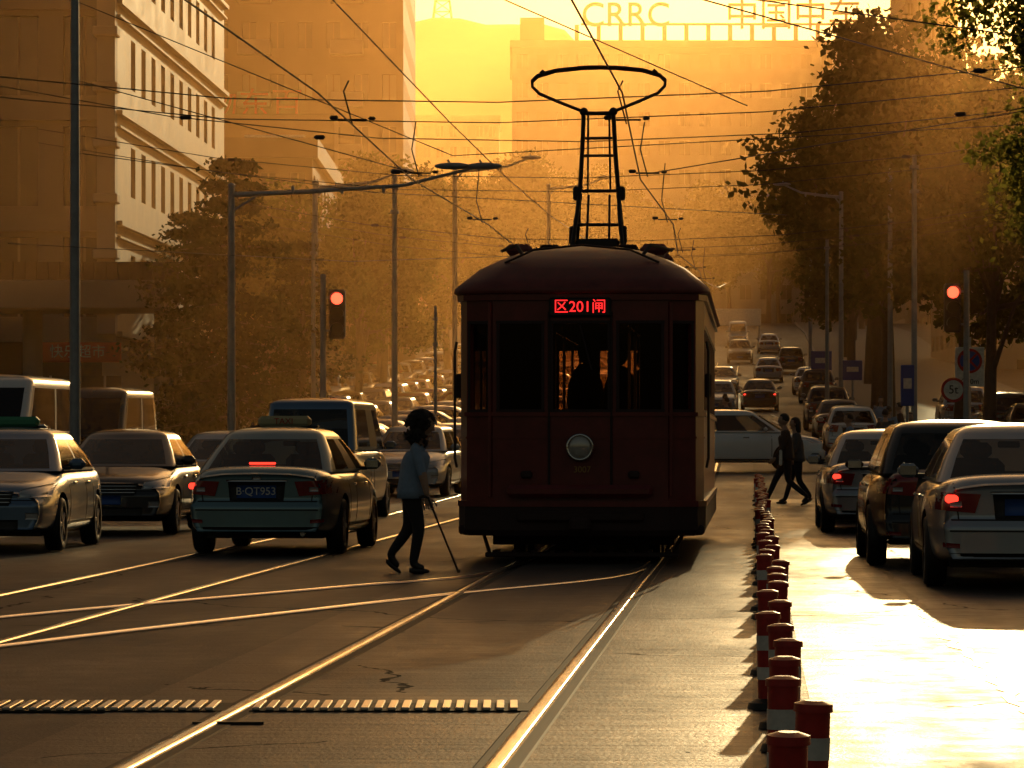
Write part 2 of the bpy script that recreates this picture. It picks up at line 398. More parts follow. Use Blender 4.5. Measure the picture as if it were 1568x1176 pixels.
CARS={}
def car_type(key,L=4.5,W=1.74,H=1.44,belt=.95,hood=.88,deck=.97,nose=.72,gh=(-1.75,-1.05,.30,1.12),wr=.31,wy=(-1.32,1.36),zb=.2,roofw=.64,tailz=(.66,.84),plate=(.64,.79),tall=False,rearx=(.42,.82)):
    hl=L/2; hw=W/2
    ys=[-hl,-hl+.10,-hl+.35,-hl+.8]+[lerp(-hl+1.2,hl-1.2,k/6) for k in range(7)]+[hl-.8,hl-.4,hl-.12,hl]
    tp=np.array([(-hl,deck-.10),(-hl+.1,deck-.01),(gh[0],deck),(gh[0]+.35,belt),(gh[3]-.2,belt-.01),(gh[3]+.05,hood+.02),(hl-.5,hood-.05),(hl-.12,nose+.04),(hl,nose-.06)])
    def ring(y):
        a=abs(y)/hl; w=hw*(1-.17*a**6); zt=float(np.interp(y,tp[:,0],tp[:,1])); z0=zb+.07*a**6
        lv=[(w*.9,z0),(w*.975,z0+.1),(w,lerp(z0,zt,.48)),(w*.985,lerp(z0,zt,.78)),(w*.88,zt-.01)]
        return lv,zt,z0
    vs=[];fs=[];rl=None
    for y in ys:
        lv,zt,z0=ring(y)
        r=[(x,y,z) for x,z in lv]+[(.6*lv[4][0],y,zt+.025),(0,y,zt+.035),(-.6*lv[4][0],y,zt+.025)]+[(-x,y,z) for x,z in lv[::-1]]+[(-.6*lv[0][0],y,z0),(0,y,z0),(.6*lv[0][0],y,z0)]
        e=1 if y>=hl-.13 else (-1 if y<=-hl+.11 else 0)
        r=[(x,yy+e*.12*(1-(x/hw)**2),z) for x,yy,z in r]
        rl=len(r); vs+=r
    n=rl
    for i in range(len(ys)-1):
        for k in range(n): fs.append((i*n+k,i*n+(k+1)%n,(i+1)*n+(k+1)%n,(i+1)*n+k))
    for base,flip in ((0,1),((len(ys)-1)*n,0)):
        y=ys[0] if flip else ys[-1]; lv,zt,z0=ring(y); grid=[]
        for j in range(5):
            row=[base+j]
            if j==4: row+=[base+5,base+6,base+7]
            elif j==0: row+=[base+n-1,base+n-2,base+n-3]
            else:
                for c in (.6,0,-.6):
                    x=c*lv[j][0]; sg=-1 if flip else 1
                    row.append(len(vs)); vs.append((x,y+sg*.12*(1-(x/hw)**2),lv[j][1]))
            row.append(base+12-j); grid.append(row)
        for j in range(4):
            for i in range(4):
                q=[grid[j][i],grid[j][i+1],grid[j+1][i+1],grid[j+1][i]]
                fs.append(q if not flip else q[::-1])
    mb=MB(); mb.add(vs,fs,0,True); o=mb.obj('tmp',[M['dark'],M['dark']])
    md=o.modifiers.new('s','SUBSURF'); md.levels=2; md.render_levels=2
    me=eval_mesh(o); bpy.data.objects.remove(o)
    for v in me.vertices:
        z=v.co.z; y=v.co.y
        if abs(y)>hl-.5:
            t=max(0,min(1,(.60-z)/.04)); k=max(0,min(1,(abs(y)-(hl-.5))/.45))
            v.co.y+=math.copysign(.07*t*k,y); v.co.x*=1+.015*t*k
    body=bpy.data.objects.new('tmp',me); COL.objects.link(body)
    cut=MB()
    for y in wy:
        for sx in (-1,1): cut.tube([(sx*(hw-.24),y,wr+.01),(sx*(hw+.3),y,wr+.01)],wr+.055,28,1)
    c=cut.obj('cut',[M['dark'],M['dark']])
    bmod=body.modifiers.new('b','BOOLEAN'); bmod.operation='DIFFERENCE'; bmod.object=c; bmod.solver='EXACT'
    me2=eval_mesh(body); bpy.data.objects.remove(body); bpy.data.objects.remove(c)
    if len(me2.materials)<2:
        me2.materials.clear(); me2.materials.append(M['dark']); me2.materials.append(M['dark'])
    bvh=BVHTree.FromPolygons([v.co.copy() for v in me.vertices],[list(p.vertices) for p in me.polygons])
    mb=MB(); y_rb,y_rr,y_fr,y_fb=gh; wb=hw*.88
    wt=hw*(roofw if not tall else .80)
    zt=H-.10; z0=belt-.03
    def outline(t,ins=0):
        yr=lerp(y_rb,y_rr,t)+ins*1.3; yf=lerp(y_fb,y_fr,t)-ins*1.3; w=lerp(wb,wt,t**1.25)-ins
        pts=[]
        fr=[-1,-.9,-.5,0,.5,.9,1]
        for c_ in fr: pts.append((c_*w*.95, yr-.17*(1-abs(c_)**2.2)*(1-.3*t)))
        sd=[.04,.10,.34,.46,.49,.74,.93,.97]
        for q in sd: pts.append((w,lerp(yr,yf,q)))
        for c_ in fr[::-1]: pts.append((c_*w*.95, yf+.2*(1-abs(c_)**2.2)*(1-.3*t)))
        for q in sd[::-1]: pts.append((-w,lerp(yr,yf,q)))
        return pts
    R=[]; ts=[0,.07,.5,.88,1]
    for t in ts:
        R.append([(x,y,lerp(z0,zt,t)) for x,y in outline(t)])
    R.append([(x,y,zt+.04) for x,y in outline(1,.05)]); R.append([(x,y,zt+.07) for x,y in outline(1,.16)]); R.append([(x,y,zt+.095) for x,y in outline(1,.38)])
    n=len(R[0])
    for i in range(len(R)-1):
        for k in range(n):
            q=[R[i][k],R[i][(k+1)%n],R[i+1][(k+1)%n],R[i+1][k]]
            gl=False
            if 1<=i<=2:
                if k in (1,2,3,4): gl=True
                if k in (8,9,10,12,13): gl=True
                if k in (16,17,18,19): gl=True
                if k in (23,24,26,27,28): gl=True
            mi=1 if gl else (2 if (k in(11,25) and i in(1,2)) else 0)
            mb.add(q,[(0,1,2,3)],mi,True)
    mb.add(R[-1],[list(range(n))],0,True)
    gme=mb.mesh('greenhouse',[M['dark'],M['glass'],M['dark']])
    b=bmesh.new(); b.from_mesh(gme); bmesh.ops.remove_doubles(b,verts=b.verts,dist=.0005); b.to_mesh(gme); b.free()
    ins=MB(); cy_=(y_rr+y_fr)/2
    for yy in ([cy_+.25,cy_-.65] if not tall else [cy_+.9,cy_-.1,cy_-1.0]):
        for sx in (-.36,.36):
            ins.box((sx,yy,belt+.02),(.46,.14,.30),0,.06); ins.box((sx,yy-.02,belt+.24),(.23,.1,.14),0,.04)
            for dx in (-.05,.05): ins.tube([(sx+dx,yy,belt+.13),(sx+dx,yy,belt+.22)],.008,6,0)
    ins.box((0,y_fb-.45,belt-.02),(wb*1.7,.3,.12),0,.04)
    ins.box((0,y_rb+.28,belt-.01),(wb*1.5,.45,.05),0,.02)
    ins.box((0,y_fr+.02,H-.2),(.2,.03,.06),0,.01)
    ins.ell((-.36,cy_+.33,belt+.26),(.09,.1,.12),0,12,8); ins.box((-.36,cy_+.33,belt+.03),(.4,.2,.26),0,.08)
    d=MB() # mats: 0 dark,1 tail,2 head,3 chrome,4 plate,5 white,6 paint
    rear=lambda x,z: Vector((x,-hl-1,z)); front=lambda x,z: Vector((x,hl+1,z))
    z1,z2=tailz; x1,x2=rearx
    for sx in (-1,1):
        patch(d,bvh,[(sx*(x1+.05),z1),(sx*x2,z1+.03),(sx*x2,z2),(sx*x1,z2-.02)],rear,(0,1,0),1,10,5,.012)
        patch(d,bvh,[(sx*(x1+.16),z1+.05),(sx*(x1+.26),z1+.05),(sx*(x1+.26),z1+.10),(sx*(x1+.16),z1+.10)],rear,(0,1,0),5,4,3,.018)
        patch(d,bvh,[(sx*.48,nose-.10),(sx*.80,nose-.08),(sx*.80,nose+.07),(sx*.52,nose+.0)],front,(0,-1,0),2,10,5,.012)
        patch(d,bvh,[(sx*.58,.38),(sx*.72,.38),(sx*.72,.46),(sx*.58,.46)],front,(0,-1,0),2,5,4,.01)
        patch(d,bvh,[(sx*.60,.36),(sx*.74,.37),(sx*.74,.41),(sx*.60,.40)],rear,(0,1,0),1,5,3,.008)
    patch(d,bvh,[(-.40,nose-.18),(.40,nose-.18),(.44,nose-.02),(-.44,nose-.02)],front,(0,-1,0),0,10,5,.008)
    for q in range(3): patch(d,bvh,[(-.42,nose-.15+q*.045),(.42,nose-.15+q*.045),(.42,nose-.135+q*.045),(-.42,nose-.135+q*.045)],front,(0,-1,0),3,10,1,.016)
    patch(d,bvh,[(-.5,.27),(.5,.27),(.5,.38),(-.5,.38)],front,(0,-1,0),0,10,4,.008)
    patch(d,bvh,[(-.22,.42),(.22,.42),(.22,.54),(-.22,.54)],front,(0,-1,0),4,4,2,.03)
    p1,p2=plate
    patch(d,bvh,[(-.30,p1-.03),(.30,p1-.03),(.32,p2+.03),(-.32,p2+.03)],rear,(0,1,0),0,6,3,.006)
    patch(d,bvh,[(-.22,p1),(.22,p1),(.22,p2-.01),(-.22,p2-.01)],rear,(0,1,0),4,4,2,.014)
    patch(d,bvh,[(-.34,p2+.03),(.34,p2+.03),(.34,p2+.055),(-.34,p2+.055)],rear,(0,1,0),3,6,1,.016)
    patch(d,bvh,[(-.76,.595),(.76,.595),(.76,.608),(-.76,.608)],rear,(0,1,0),0,16,1,.004)
    patch(d,bvh,[(-.78,.50),(.78,.50),(.78,.515),(-.78,.515)],rear,(0,1,0),0,16,1,.005)
    patch(d,bvh,[(-.76,.595),(.76,.595),(.76,.606),(-.76,.606)],front,(0,-1,0),0,16,1,.004)
    patch(d,bvh,[(-.66,.24),(.66,.24),(.68,.32),(-.68,.32)],rear,(0,1,0),0,14,3,.006)
    for sx in (-1,1):
        patch(d,bvh,[(sx*.60,.60),(sx*.612,.60),(sx*.652,deck-.06),(sx*.64,deck-.06)],rear,(0,1,0),0,1,8,.004)
    patch(d,bvh,[(-.05,z2+.0),(.05,z2+.0),(.05,z2+.04),(-.05,z2+.04)],rear,(0,1,0),3,3,3,.014)
    for sx in (-1,1):
        side=lambda yy,z,sx=sx: Vector((sx*3,yy,z))
        dd=(-sx,0,0); w=.008
        ym=(y_rr+y_fr)/2+.02
        for yy in (y_fb-.25,ym,wy[0]+.42):
            patch(d,bvh,[(yy-w,.34),(yy+w,.34),(yy+w,belt-.05),(yy-w,belt-.05)],side,dd,0,1,8,.003)
        patch(d,bvh,[(wy[0]+wr+.1,.30),(wy[1]-wr-.1,.30),(wy[1]-wr-.1,.34),(wy[0]+wr+.1,.34)],side,dd,0,8,2,.006)
        for yy in (ym-.16,ym+.85):
            h=bvh.ray_cast(Vector((sx*3,yy,belt-.17)),Vector(dd))
            if h[0]: d.box(h[0]+Vector((sx*.015,0,0)),(.03,.17,.03),3,.01)
        mx=sx*(hw*.93+.10); d.box((mx,y_fb-.42,belt+.05),(.20,.11,.13),6,.05); d.box((mx-sx*.12,y_fb-.40,belt+.0),(.12,.05,.04),0,.01)
        d.box((mx,y_fb-.483,belt+.05),(.15,.012,.09),3,.004)
    d.tube([(.5,-hl-.02,.24),(.5,-hl+.25,.24)],.028,10,3)
    d.box((0,0,zb+.02),(W*.75,L*.8,.08),0)
    wmb=MB()
    for y in wy:
        for sx in (-1,1):
            x0=sx*(hw-.205); x1_=sx*(hw-.015)
            prof=[(x0,wr*.6),(x0,wr*.93),(lerp(x0,x1_,.15),wr),(lerp(x0,x1_,.85),wr),(x1_,wr*.93),(x1_,wr*.66),(lerp(x0,x1_,.8),wr*.62)]
            wmb.rings([[(px,y+r*math.cos(a),wr+r*math.sin(a)) for a in [2*math.pi*k/24 for k in range(24)]] for px,r in prof],0,True,True)
            xr=lerp(x0,x1_,.82)
            for k in range(5):
                a=2*math.pi*k/5; wmb.box((xr+sx*.012,y+math.cos(a)*wr*.33,wr+math.sin(a)*wr*.33),(.03,.06,wr*.62),1,.01,R=Matrix.Rotation(a-math.pi/2,3,'X'))
            wmb.tube([(xr,y,wr),(xr+sx*.03,y,wr)],.05,12,1)
            wmb.rings([[(xr+sx*q,y+r*math.cos(a),wr+r*math.sin(a)) for a in [2*math.pi*k/24 for k in range(24)]] for q,r in ((0,wr*.6),(.03,wr*.67),(.0,wr*.68))],1,True,False)
    CARS[key]=dict(body=me2,green=gme,ins=ins.mesh('interior',[M['seat']]),det=d.mesh('trim',[M['dark'],M['tail'],M['head'],M['chrome'],M['plateblue'],M['head'],M['dark']]),wh=wmb.mesh('wheels',[M['black'],M['steel']]),H=H,hl=hl,deck=deck,belt=belt)
car_type('sedan')
car_type('hatch',L=4.2,W=1.74,H=1.5,belt=.98,hood=.92,deck=1.0,gh=(-1.98,-1.5,.40,1.2),wy=(-1.25,1.3),tailz=(.72,.95),plate=(.7,.82),roofw=.67)
car_type('suv',L=4.5,W=1.82,H=1.66,belt=1.08,hood=1.02,deck=1.1,nose=.84,gh=(-2.12,-1.65,.45,1.2),wr=.35,wy=(-1.35,1.38),zb=.26,roofw=.69,tailz=(.8,1.05),plate=(.76,.9))
car_type('van',L=4.4,W=1.66,H=1.95,belt=1.15,hood=1.08,deck=1.15,nose=.85,gh=(-2.14,-1.95,1.0,1.75),wr=.3,wy=(-1.3,1.45),zb=.24,tall=True,tailz=(.72,1.05),plate=(.66,.8))

def place_car(name,key,x,y,heading,pm,tail_on=False,sign=None,zoff=0,glass=None):
    """heading 0 = driving away (+Y) ; pi = towards camera"""
    T=CARS[key]; e=empty(name,(x,y,gz(y)+zoff+.004),ANG+heading)
    sl=(gz(y+2)-gz(y-2))/4
    if abs(math.sin(heading))<.3: e.rotation_euler[0]=math.atan(sl)*math.cos(heading)
    for pn,kk in (('body','body'),('greenhouse','green'),('interior','ins'),('trim','det'),('wheels','wh')):
        o=bpy.data.objects.new(pn,T[kk]); COL.objects.link(o); o.parent=e
        if kk in('body','green'):
            o.material_slots[0].link='OBJECT'; o.material_slots[0].material=pm
        if kk=='green' and glass:
            o.material_slots[1].link='OBJECT'; o.material_slots[1].material=glass
        if kk=='det':
            o.material_slots[6].link='OBJECT'; o.material_slots[6].material=pm
    if tail_on:
        mb=MB()
        z=CARS[key]['deck']-.19
        for sx in (-.66,.66): mb.box((sx,-T['hl']-.03,z),(.12,.10,.07),0,.02)
        mb.obj('lit_tail_lamps',[M['tail_on']],e)
    if sign:
        mb=MB(); mb.box((0,-.25,T['H']+.055),(.62,.16,.13),0,.04); mb.box((0,-.25,T['H']-.005),(.8,.1,.03),1,.01)
        mb.obj('roof_sign',[sign,M['dark']],e)
        text('TAXI',.1,M['redp'],e,(0,-.335,T['H']+.055),ext=.002,name='sign_lettering')
    return e
signmat=mat('taxi_sign',(.5,.42,.22),.5); signgreen=mat('taxi_sign_green',(.05,.25,.12),.5)
tx=place_car('taxi','sedan',-2.62,42.75,-.02,P_teal,False,signmat)
mb=MB(); mb.box((0,-1.93,1.02),(.30,.03,.025),0,.008); mb.box((-.74,-2.20,.77),(.09,.07,.07),0,.02); mb.obj('brake_lamps',[M['tail_on']],tx)
text('B·QT953',.12,M['white'],tx,(0,-2.405,.712),ext=.002,name='plate_lettering')
place_car('taxi','sedan',-5.98,43.6,math.pi+.03,P_blue,False,signgreen)
place_car('car','sedan',-5.35,51.2,math.pi+.03,P_dark)
place_car('car','sedan',-4.85,62.5,math.pi,P_silver)
place_car('minivan','van',-3.0,59.5,-.02,P_blue)
place_car('minibus','van',-8.6,62,math.pi,P_white,glass=M['darkglass']).scale=(1.1,1.3,1.22)
place_car('minivan','van',-7.95,71,math.pi,P_black,glass=M['darkglass']).scale=(1.0,1.1,1.15)
place_car('car','sedan',5.22,52.1,.01,P_silver,True)
place_car('car','sedan',4.56,33.4,.0,P_silver,True)
place_car('car','suv',4.62,38.9,.01,P_black).scale=(1,1,.9)
place_car('car','sedan',5.75,58.2,.0,P_black,True)
place_car('suv','suv',7.85-1.9,98,-math.pi/2-ANG,P_white)
for off,y,k,pm,on in ((.9,215,'sedan',P_silver,0),(-.9,254,'suv',P_dark,0),(.3,165,'sedan',P_dark,1),(-1.5,158,'hatch',P_silver,0),(2.4,232,'suv',P_dark,0),
    (3.1,66,'sedan',P_silver,1),(3.0,112,'hatch',P_white,0),(2.9,125,'sedan',P_black,1),(2.8,138,'suv',P_dark,0),(3.0,151,'sedan',P_silver,0),(3.1,176,'suv',P_dark,0),(2.9,190,'sedan',P_white,0),(-1.6,190,'sedan',P_black,0),(-1.2,290,'van',P_white,0),(1.2,275,'sedan',P_silver,0)):
    place_car('car',k,st(off,y),y,0 if off>0 else math.pi,pm,bool(on))
rnd=random.Random(3)
pal=[P_silver,P_dark,P_white,P_black,P_blue,P_dark,P_red,P_silver]
for row,(off,y0,y1,dy,hd) in enumerate(((-7.2,78,180,8.5,math.pi),(-10.2,84,220,6.2,math.pi/2),(-4.0,112,210,8,math.pi),(6.9,62,74,6,0),(-12.6,110,200,6.5,math.pi),(-15.2,126,235,6.5,math.pi),(-18.6,145,240,7,math.pi))):
    y=y0
    while y<y1:
        place_car('parked_car',rnd.choice(['sedan','hatch','suv','sedan','sedan']),st(off,y)+rnd.uniform(-.2,.2),y,hd+rnd.uniform(-.05,.05),rnd.choice(pal),zoff=.13 if off>6 or off<-16.5 else 0)
        y+=dy*rnd.uniform(.85,1.2)
for off,y in ((8.5,112),(8.2,118),(9.5,124),(7.5,131)):
    place_car('parked_car',rnd.choice(['sedan','suv']),st(off,y),y,rnd.choice([0,math.pi/2]),rnd.choice(pal),zoff=.13)

# ------------------------------------------------------------------ tram
T=empty('tram',(.70,37.5,0),ANG)
OL=[(-.9,0),(.9,0),(1.18,.17),(1.26,.42),(1.26,11.2),(1.18,11.45),(.9,11.62),(-.9,11.62),(-1.18,11.45),(-1.26,11.2),(-1.26,.42),(-1.18,.17)]
LT=11.62
def off_ol(d): return [((x/1.26)*(1.26-d), d+y*(LT-2*d)/LT) for x,y in OL]
def wallwin(mb,p0,p1,z0,z1,wins,v0,v1,mw=0,mg=1,dep=.05,frame=2):
    p0=Vector((*p0,0));p1=Vector((*p1,0)); Lg=(p1-p0).length; d=(p1-p0)/Lg; n=Vector((d.y,-d.x,0))
    def P(u,z,k=0): return p0+d*u+Vector((0,0,z))-n*k
    def q(u0,u1,a,b,m,k=0): mb.add([P(u0,a,k),P(u1,a,k),P(u1,b,k),P(u0,b,k)],[(0,1,2,3)],m)
    q(0,Lg,z0,v0,mw); q(0,Lg,v1,z1,mw); cur=0
    for a,b in wins:
        if a>cur: q(cur,a,v0,v1,mw)
        q(a,b,v0,v1,mg,dep)
        for A,B,C,D in (((a,v0),(b,v0),(b,v0),(a,v0)),((b,v0),(b,v1),(b,v1),(b,v0)),((b,v1),(a,v1),(a,v1),(b,v1)),((a,v1),(a,v0),(a,v0),(a,v1))):
            mb.add([P(*A),P(*B),P(*B,dep),P(*A,dep)],[(0,1,2,3)],mw)
        if frame is not None:
            for u,z,su,sz in (((a+b)/2,v0-.015,b-a+.07,.03),((a+b)/2,v1+.015,b-a+.07,.03)):
                mb.add([P(u-su/2,z-sz/2,-.012),P(u+su/2,z-sz/2,-.012),P(u+su/2,z+sz/2,-.012),P(u-su/2,z+sz/2,-.012)],[(0,1,2,3)],frame)
            for u in (a-.015,b+.015):
                mb.add([P(u-.015,v0,-.012),P(u+.015,v0,-.012),P(u+.015,v1,-.012),P(u-.015,v1,-.012)],[(0,1,2,3)],frame)
        cur=b
    if cur<Lg: q(cur,Lg,v0,v1,mw)
mb=MB(); n=len(OL)
for i in range(n):
    a=OL[i]; b=OL[(i+1)%n]; Lg=math.dist(a,b)
    if i in (0,6): wins=[(.07,.50),(.62,1.18),(1.30,1.73)] ; v0,v1=1.6,2.48
    elif Lg>5:
        wins=[(.35+k*1.05,.35+k*1.05+.8) for k in range(10)]; v0,v1=1.6,2.45
    elif Lg>.3: wins=[(.05,Lg-.06)]; v0,v1=1.6,2.48
    else: wins=[]; v0,v1=1.6,2.48
    wallwin(mb,a,b,.62,2.8,wins,v0,v1)
mb.obj('body_shell',[M['tramred'],M['tramglass'],M['tramdark']],T)
mb=MB()
def band(z0,z1,d,m=0,d2=None):
    d2=d if d2 is None else d2
    A=[(x,y,z0) for x,y in off_ol(d)]; B=[(x,y,z1) for x,y in off_ol(d2)]
    mb.rings([A,B],m,False,False)
    C=[(x,y,z1) for x,y in off_ol(.02)]; D=[(x,y,z0) for x,y in off_ol(.02)]
    mb.rings([B,C],m,False,False); mb.rings([D,A],m,False,False)
band(1.53,1.57,-.025); band(2.72,2.80,-.035); band(.60,.66,-.03); band(1.30,1.32,-.012)
mb.rings([[(x,y,z) for x,y in off_ol(d)] for d,z in ((-.02,.62),(-.02,.36),(.02,.30))],1,False,False)
mb.box((0,-.07,.76),(1.5,.12,.13),0,.04); mb.box((0,-.04,.5),(1.3,.08,.1),1,.02)
for sx in (-1,1):
    mb.box((sx*.55,-.05,.93),(.12,.05,.08),1,.02)
    mb.box((sx*1.16,.5,.36),(.22,.6,.10),1,.02)
    mb.tube([(sx*1.29,.25,1.0),(sx*1.31,.25,1.1),(sx*1.31,.25,2.2),(sx*1.29,.25,2.3)],.014,8,2)
    mb.box((sx*1.3,.62,1.85),(.07,.05,.25),1,.015)
    mb.box((sx*.93,-.012,1.7),(.035,.03,2.0),0,.008)
    mb.tube([(sx*.32,-.02,.7),(sx*.32,-.02,2.6)],.012,6,1)
mb.tube([(0,-.03,2.46),(.12,-.04,2.0)],.01,6,1)
mb.obj('mouldings',[M['tramred'],M['tramdark'],M['iron']],T)
mb=MB()
mb.rings([[(x,y,z) for x,y in off_ol(d)] for d,z in ((-.04,2.78),(-.07,2.80),(-.06,2.85),(.05,2.95),(.18,3.06),(.36,3.16),(.58,3.25),(.85,3.31),(1.1,3.34))],0,True,True)
for sx in (-1,1):
    mb.box((sx*.42,5.8,3.37),(.2,8,.03),1,.01)
    for yy in (1.6,3.6,6,8.5): mb.box((sx*.72,yy,3.31),(.3,.5,.12),0,.05)
    mb.tube([(sx*.62,.55,3.2),(sx*.7,.7,3.32),(sx*.9,1.4,3.3)],.02,6,1)
mb.tube([(-.8,.35,3.12),(-.5,.3,3.25),(0,.28,3.3),(.5,.3,3.25),(.8,.35,3.12)],.012,6,1)
mb.obj('roof',[M['tramroof'],M['tramdark']],T)
mb=MB()
mb.box((0,5.8,.72),(2.4,11.1,.1),0); mb.box((0,5.8,2.74),(2.3,11.0,.05),0)
for sx in (-1,1):
    for k in range(9): mb.box((sx*.9,1.9+k*1.0,1.15),(.5,.5,.8),0,.06)
    for k in range(5): mb.tube([(sx*.45,1.5+k*2,.75),(sx*.45,1.5+k*2,2.7)],.018,6,1)
    mb.tube([(sx*.45,1.0,2.5),(sx*.45,10.5,2.5)],.015,6,1)
mb.box((-.35,.4,1.25),(.7,.4,.6),0,.05)
mb.box((-.75,2.2,1.75),(.75,.05,2.0),0,.01); mb.box((.85,2.2,1.75),(.6,.05,2.0),0,.01)
for x,y_ in ((-.2,5.5),(.15,7.2),(-.3,8.4),(.35,9.4)):
    mb.ell((x,y_,2.32),(.09,.1,.13),0,10,8); mb.ell((x,y_,1.75),(.22,.15,.45),0,10,8)
mb.obj('interior',[M['tramdark'],M['chrome']],T)
mb=MB()
mb.tube([(0,.0,1.21),(0,-.09,1.21)],[.135,.14],24,0)
mb.rings([[(r*math.cos(a),yy,1.21+r*math.sin(a)) for a in [2*math.pi*k/24 for k in range(24)]] for r,yy in ((.14,-.09),(.145,-.11),(.12,-.12),(.115,-.105))],1,True,False)
mb.ell((0,-.1,1.21),(.117,.035,.117),2,20,10)
mb.obj('headlamp',[M['tramdark'],M['chrome'],mat('lamp_lens',(.45,.42,.38),.12,.3,coat=1)],T)
mb=MB(); mb.box((0,-.03,2.645),(.64,.07,.2),0,.02); mb.obj('destination_display',[M['dark']],T)
text('区201闸',.155,M['ledred'],T,(0,-.07,2.645),ext=.002,name='display_lettering')
text('3007',.09,mat('brass',(.35,.22,.08),.4,.8),T,(.02,-.02,.98),ext=.002,name='fleet_number')
mb=MB()
for yc in (2.6,9.0):
    mb.box((0,yc,.42),(1.9,2.4,.18),0,.03)
    for dy in (-.8,.8):
        for sx in (-.72,.72):
            mb.tube([(sx-.06,yc+dy,.33),(sx+.06,yc+dy,.33)],[.34,.33],24,1)
            mb.box((sx*1.25,yc+dy,.36),(.15,.3,.26),0,.03)
        mb.tube([(-.8,yc+dy,.33),(.8,yc+dy,.33)],.07,10,0)
mb.box((0,.75,.28),(1.9,.06,.18),0,.01)
for k in range(10): mb.box((-.9+k*.2,.55,.13),(.05,.5,.03),0,.005)
mb.box((0,.32,.10),(2.0,.05,.05),0,.01)
for sx in (-1,1): mb.tube([(sx*.95,.32,.1),(sx*1.05,.6,.35)],.02,6,0)
mb.box((0,-.06,.42),(.22,.3,.14),0,.03); mb.tube([(0,.3,.42),(0,-.14,.42)],.05,10,0)
mb.box((0,5.8,.45),(1.6,2.4,.35),0,.04)
mb.obj('running_gear',[M['tramdark'],M['iron']],T)
mb=MB(); B=4.6
def tb(*p,r=.017): mb.tube([(x,B+y,z) for x,y,z in p],r,6,0)
mb.box((0,B,3.44),(.62,1.2,.06),0,.01); mb.box((0,B-.4,3.52),(.5,.12,.12),0,.03)
for sx in (-1,1):
    for k in range(4): mb.ell((sx*.3,B-.5+k*.33,3.40),(.05,.05,.05),0,8,6)
    tb((sx*.29,-.5,3.46),(sx*.25,-.3,3.8),(sx*.22,.0,4.15),r=.026); tb((sx*.29,.5,3.46),(sx*.25,.3,3.8),(sx*.22,0,4.15),r=.022)
    tb((sx*.13,-.4,3.46),(sx*.12,0,4.1),r=.016)
    tb((sx*.22,0,4.15),(sx*.19,-.1,4.6),(sx*.17,-.15,5.04),r=.026); tb((sx*.13,0,4.15),(sx*.12,-.12,5.02),r=.012)
    mb.box((sx*.25,B,4.12),(.1,.14,.16),0,.02); mb.box((sx*.29,B-.3,3.62),(.08,.1,.22),0,.02)
    mb.ell((sx*.17,B-.15,5.05),(.05,.05,.05),0,8,6)
tb((-.22,0,4.15),(.22,0,4.15),r=.02); tb((-.26,-.2,3.75),(.26,-.2,3.75),r=.02); tb((-.2,-.08,4.55),(.2,-.08,4.55)); tb((-.19,-.1,4.75),(.19,-.1,4.75)); tb((-.17,-.15,5.03),(.17,-.15,5.03),r=.024)
hoop=[(-.17,5.05),(-.45,5.16),(-.68,5.26),(-.76,5.34),(-.765,5.41),(-.70,5.47),(-.5,5.53),(-.2,5.56),(0,5.565),(.2,5.56),(.5,5.53),(.70,5.47),(.765,5.41),(.76,5.34),(.68,5.26),(.45,5.16),(.17,5.05)]
tb(*[(x,-.15,z) for x,z in hoop],r=.019)
tb(*[(x,-.11,z-.015) for x,z in hoop[4:13]],r=.016)
tb((.62,-.15,5.48),(.66,-.15,5.52),r=.03); tb((-.62,-.15,5.48),(-.66,-.15,5.52),r=.03)
mb.obj('bow_collector',[M['iron']],T)

# ------------------------------------------------------------------ people
def skinned(name,J,E,R,root,mats,matfn,parent,sub=2):
    me=bpy.data.meshes.new(name); keys=list(J); ix={k:i for i,k in enumerate(keys)}
    me.from_pydata([J[k] for k in keys],[(ix[a],ix[b]) for a,b in E],[])
    o=bpy.data.objects.new(name,me); COL.objects.link(o)
    o.modifiers.new('k','SKIN'); o.modifiers.new('s','SUBSURF').levels=sub; o.modifiers['s'].render_levels=sub
    if not me.skin_vertices:
        bpy.context.view_layer.objects.active=o
        with bpy.context.temp_override(object=o,active_object=o): 
            try: bpy.ops.mesh.customdata_skin_add()
            except Exception as ex: print('skin',ex)
    for k in keys:
        r=R[k]; r=(r,r) if not isinstance(r,tuple) else r
        sv=me.skin_vertices[0].data[ix[k]]; sv.radius=r; sv.use_root=(k==root)
    m2=eval_mesh(o); bpy.data.objects.remove(o)
    m2.materials.clear()
    for m in mats: m2.materials.append(m)
    segs=[(Vector(J[a]),Vector(J[b]),a,b) for a,b in E]
    for p in m2.polygons:
        c=p.center; best=None
        for a,b,ka,kb in segs:
            ab=b-a; t=max(0,min(1,(c-a).dot(ab)/max(ab.length_squared,1e-9))); dd=(c-(a+ab*t)).length
            if best is None or dd<best[0]: best=(dd,ka,kb,t)
        p.material_index=matfn(best[1],best[2],best[3],c); p.use_smooth=True
    ob=bpy.data.objects.new(name,m2); COL.objects.link(ob); ob.parent=parent; return ob
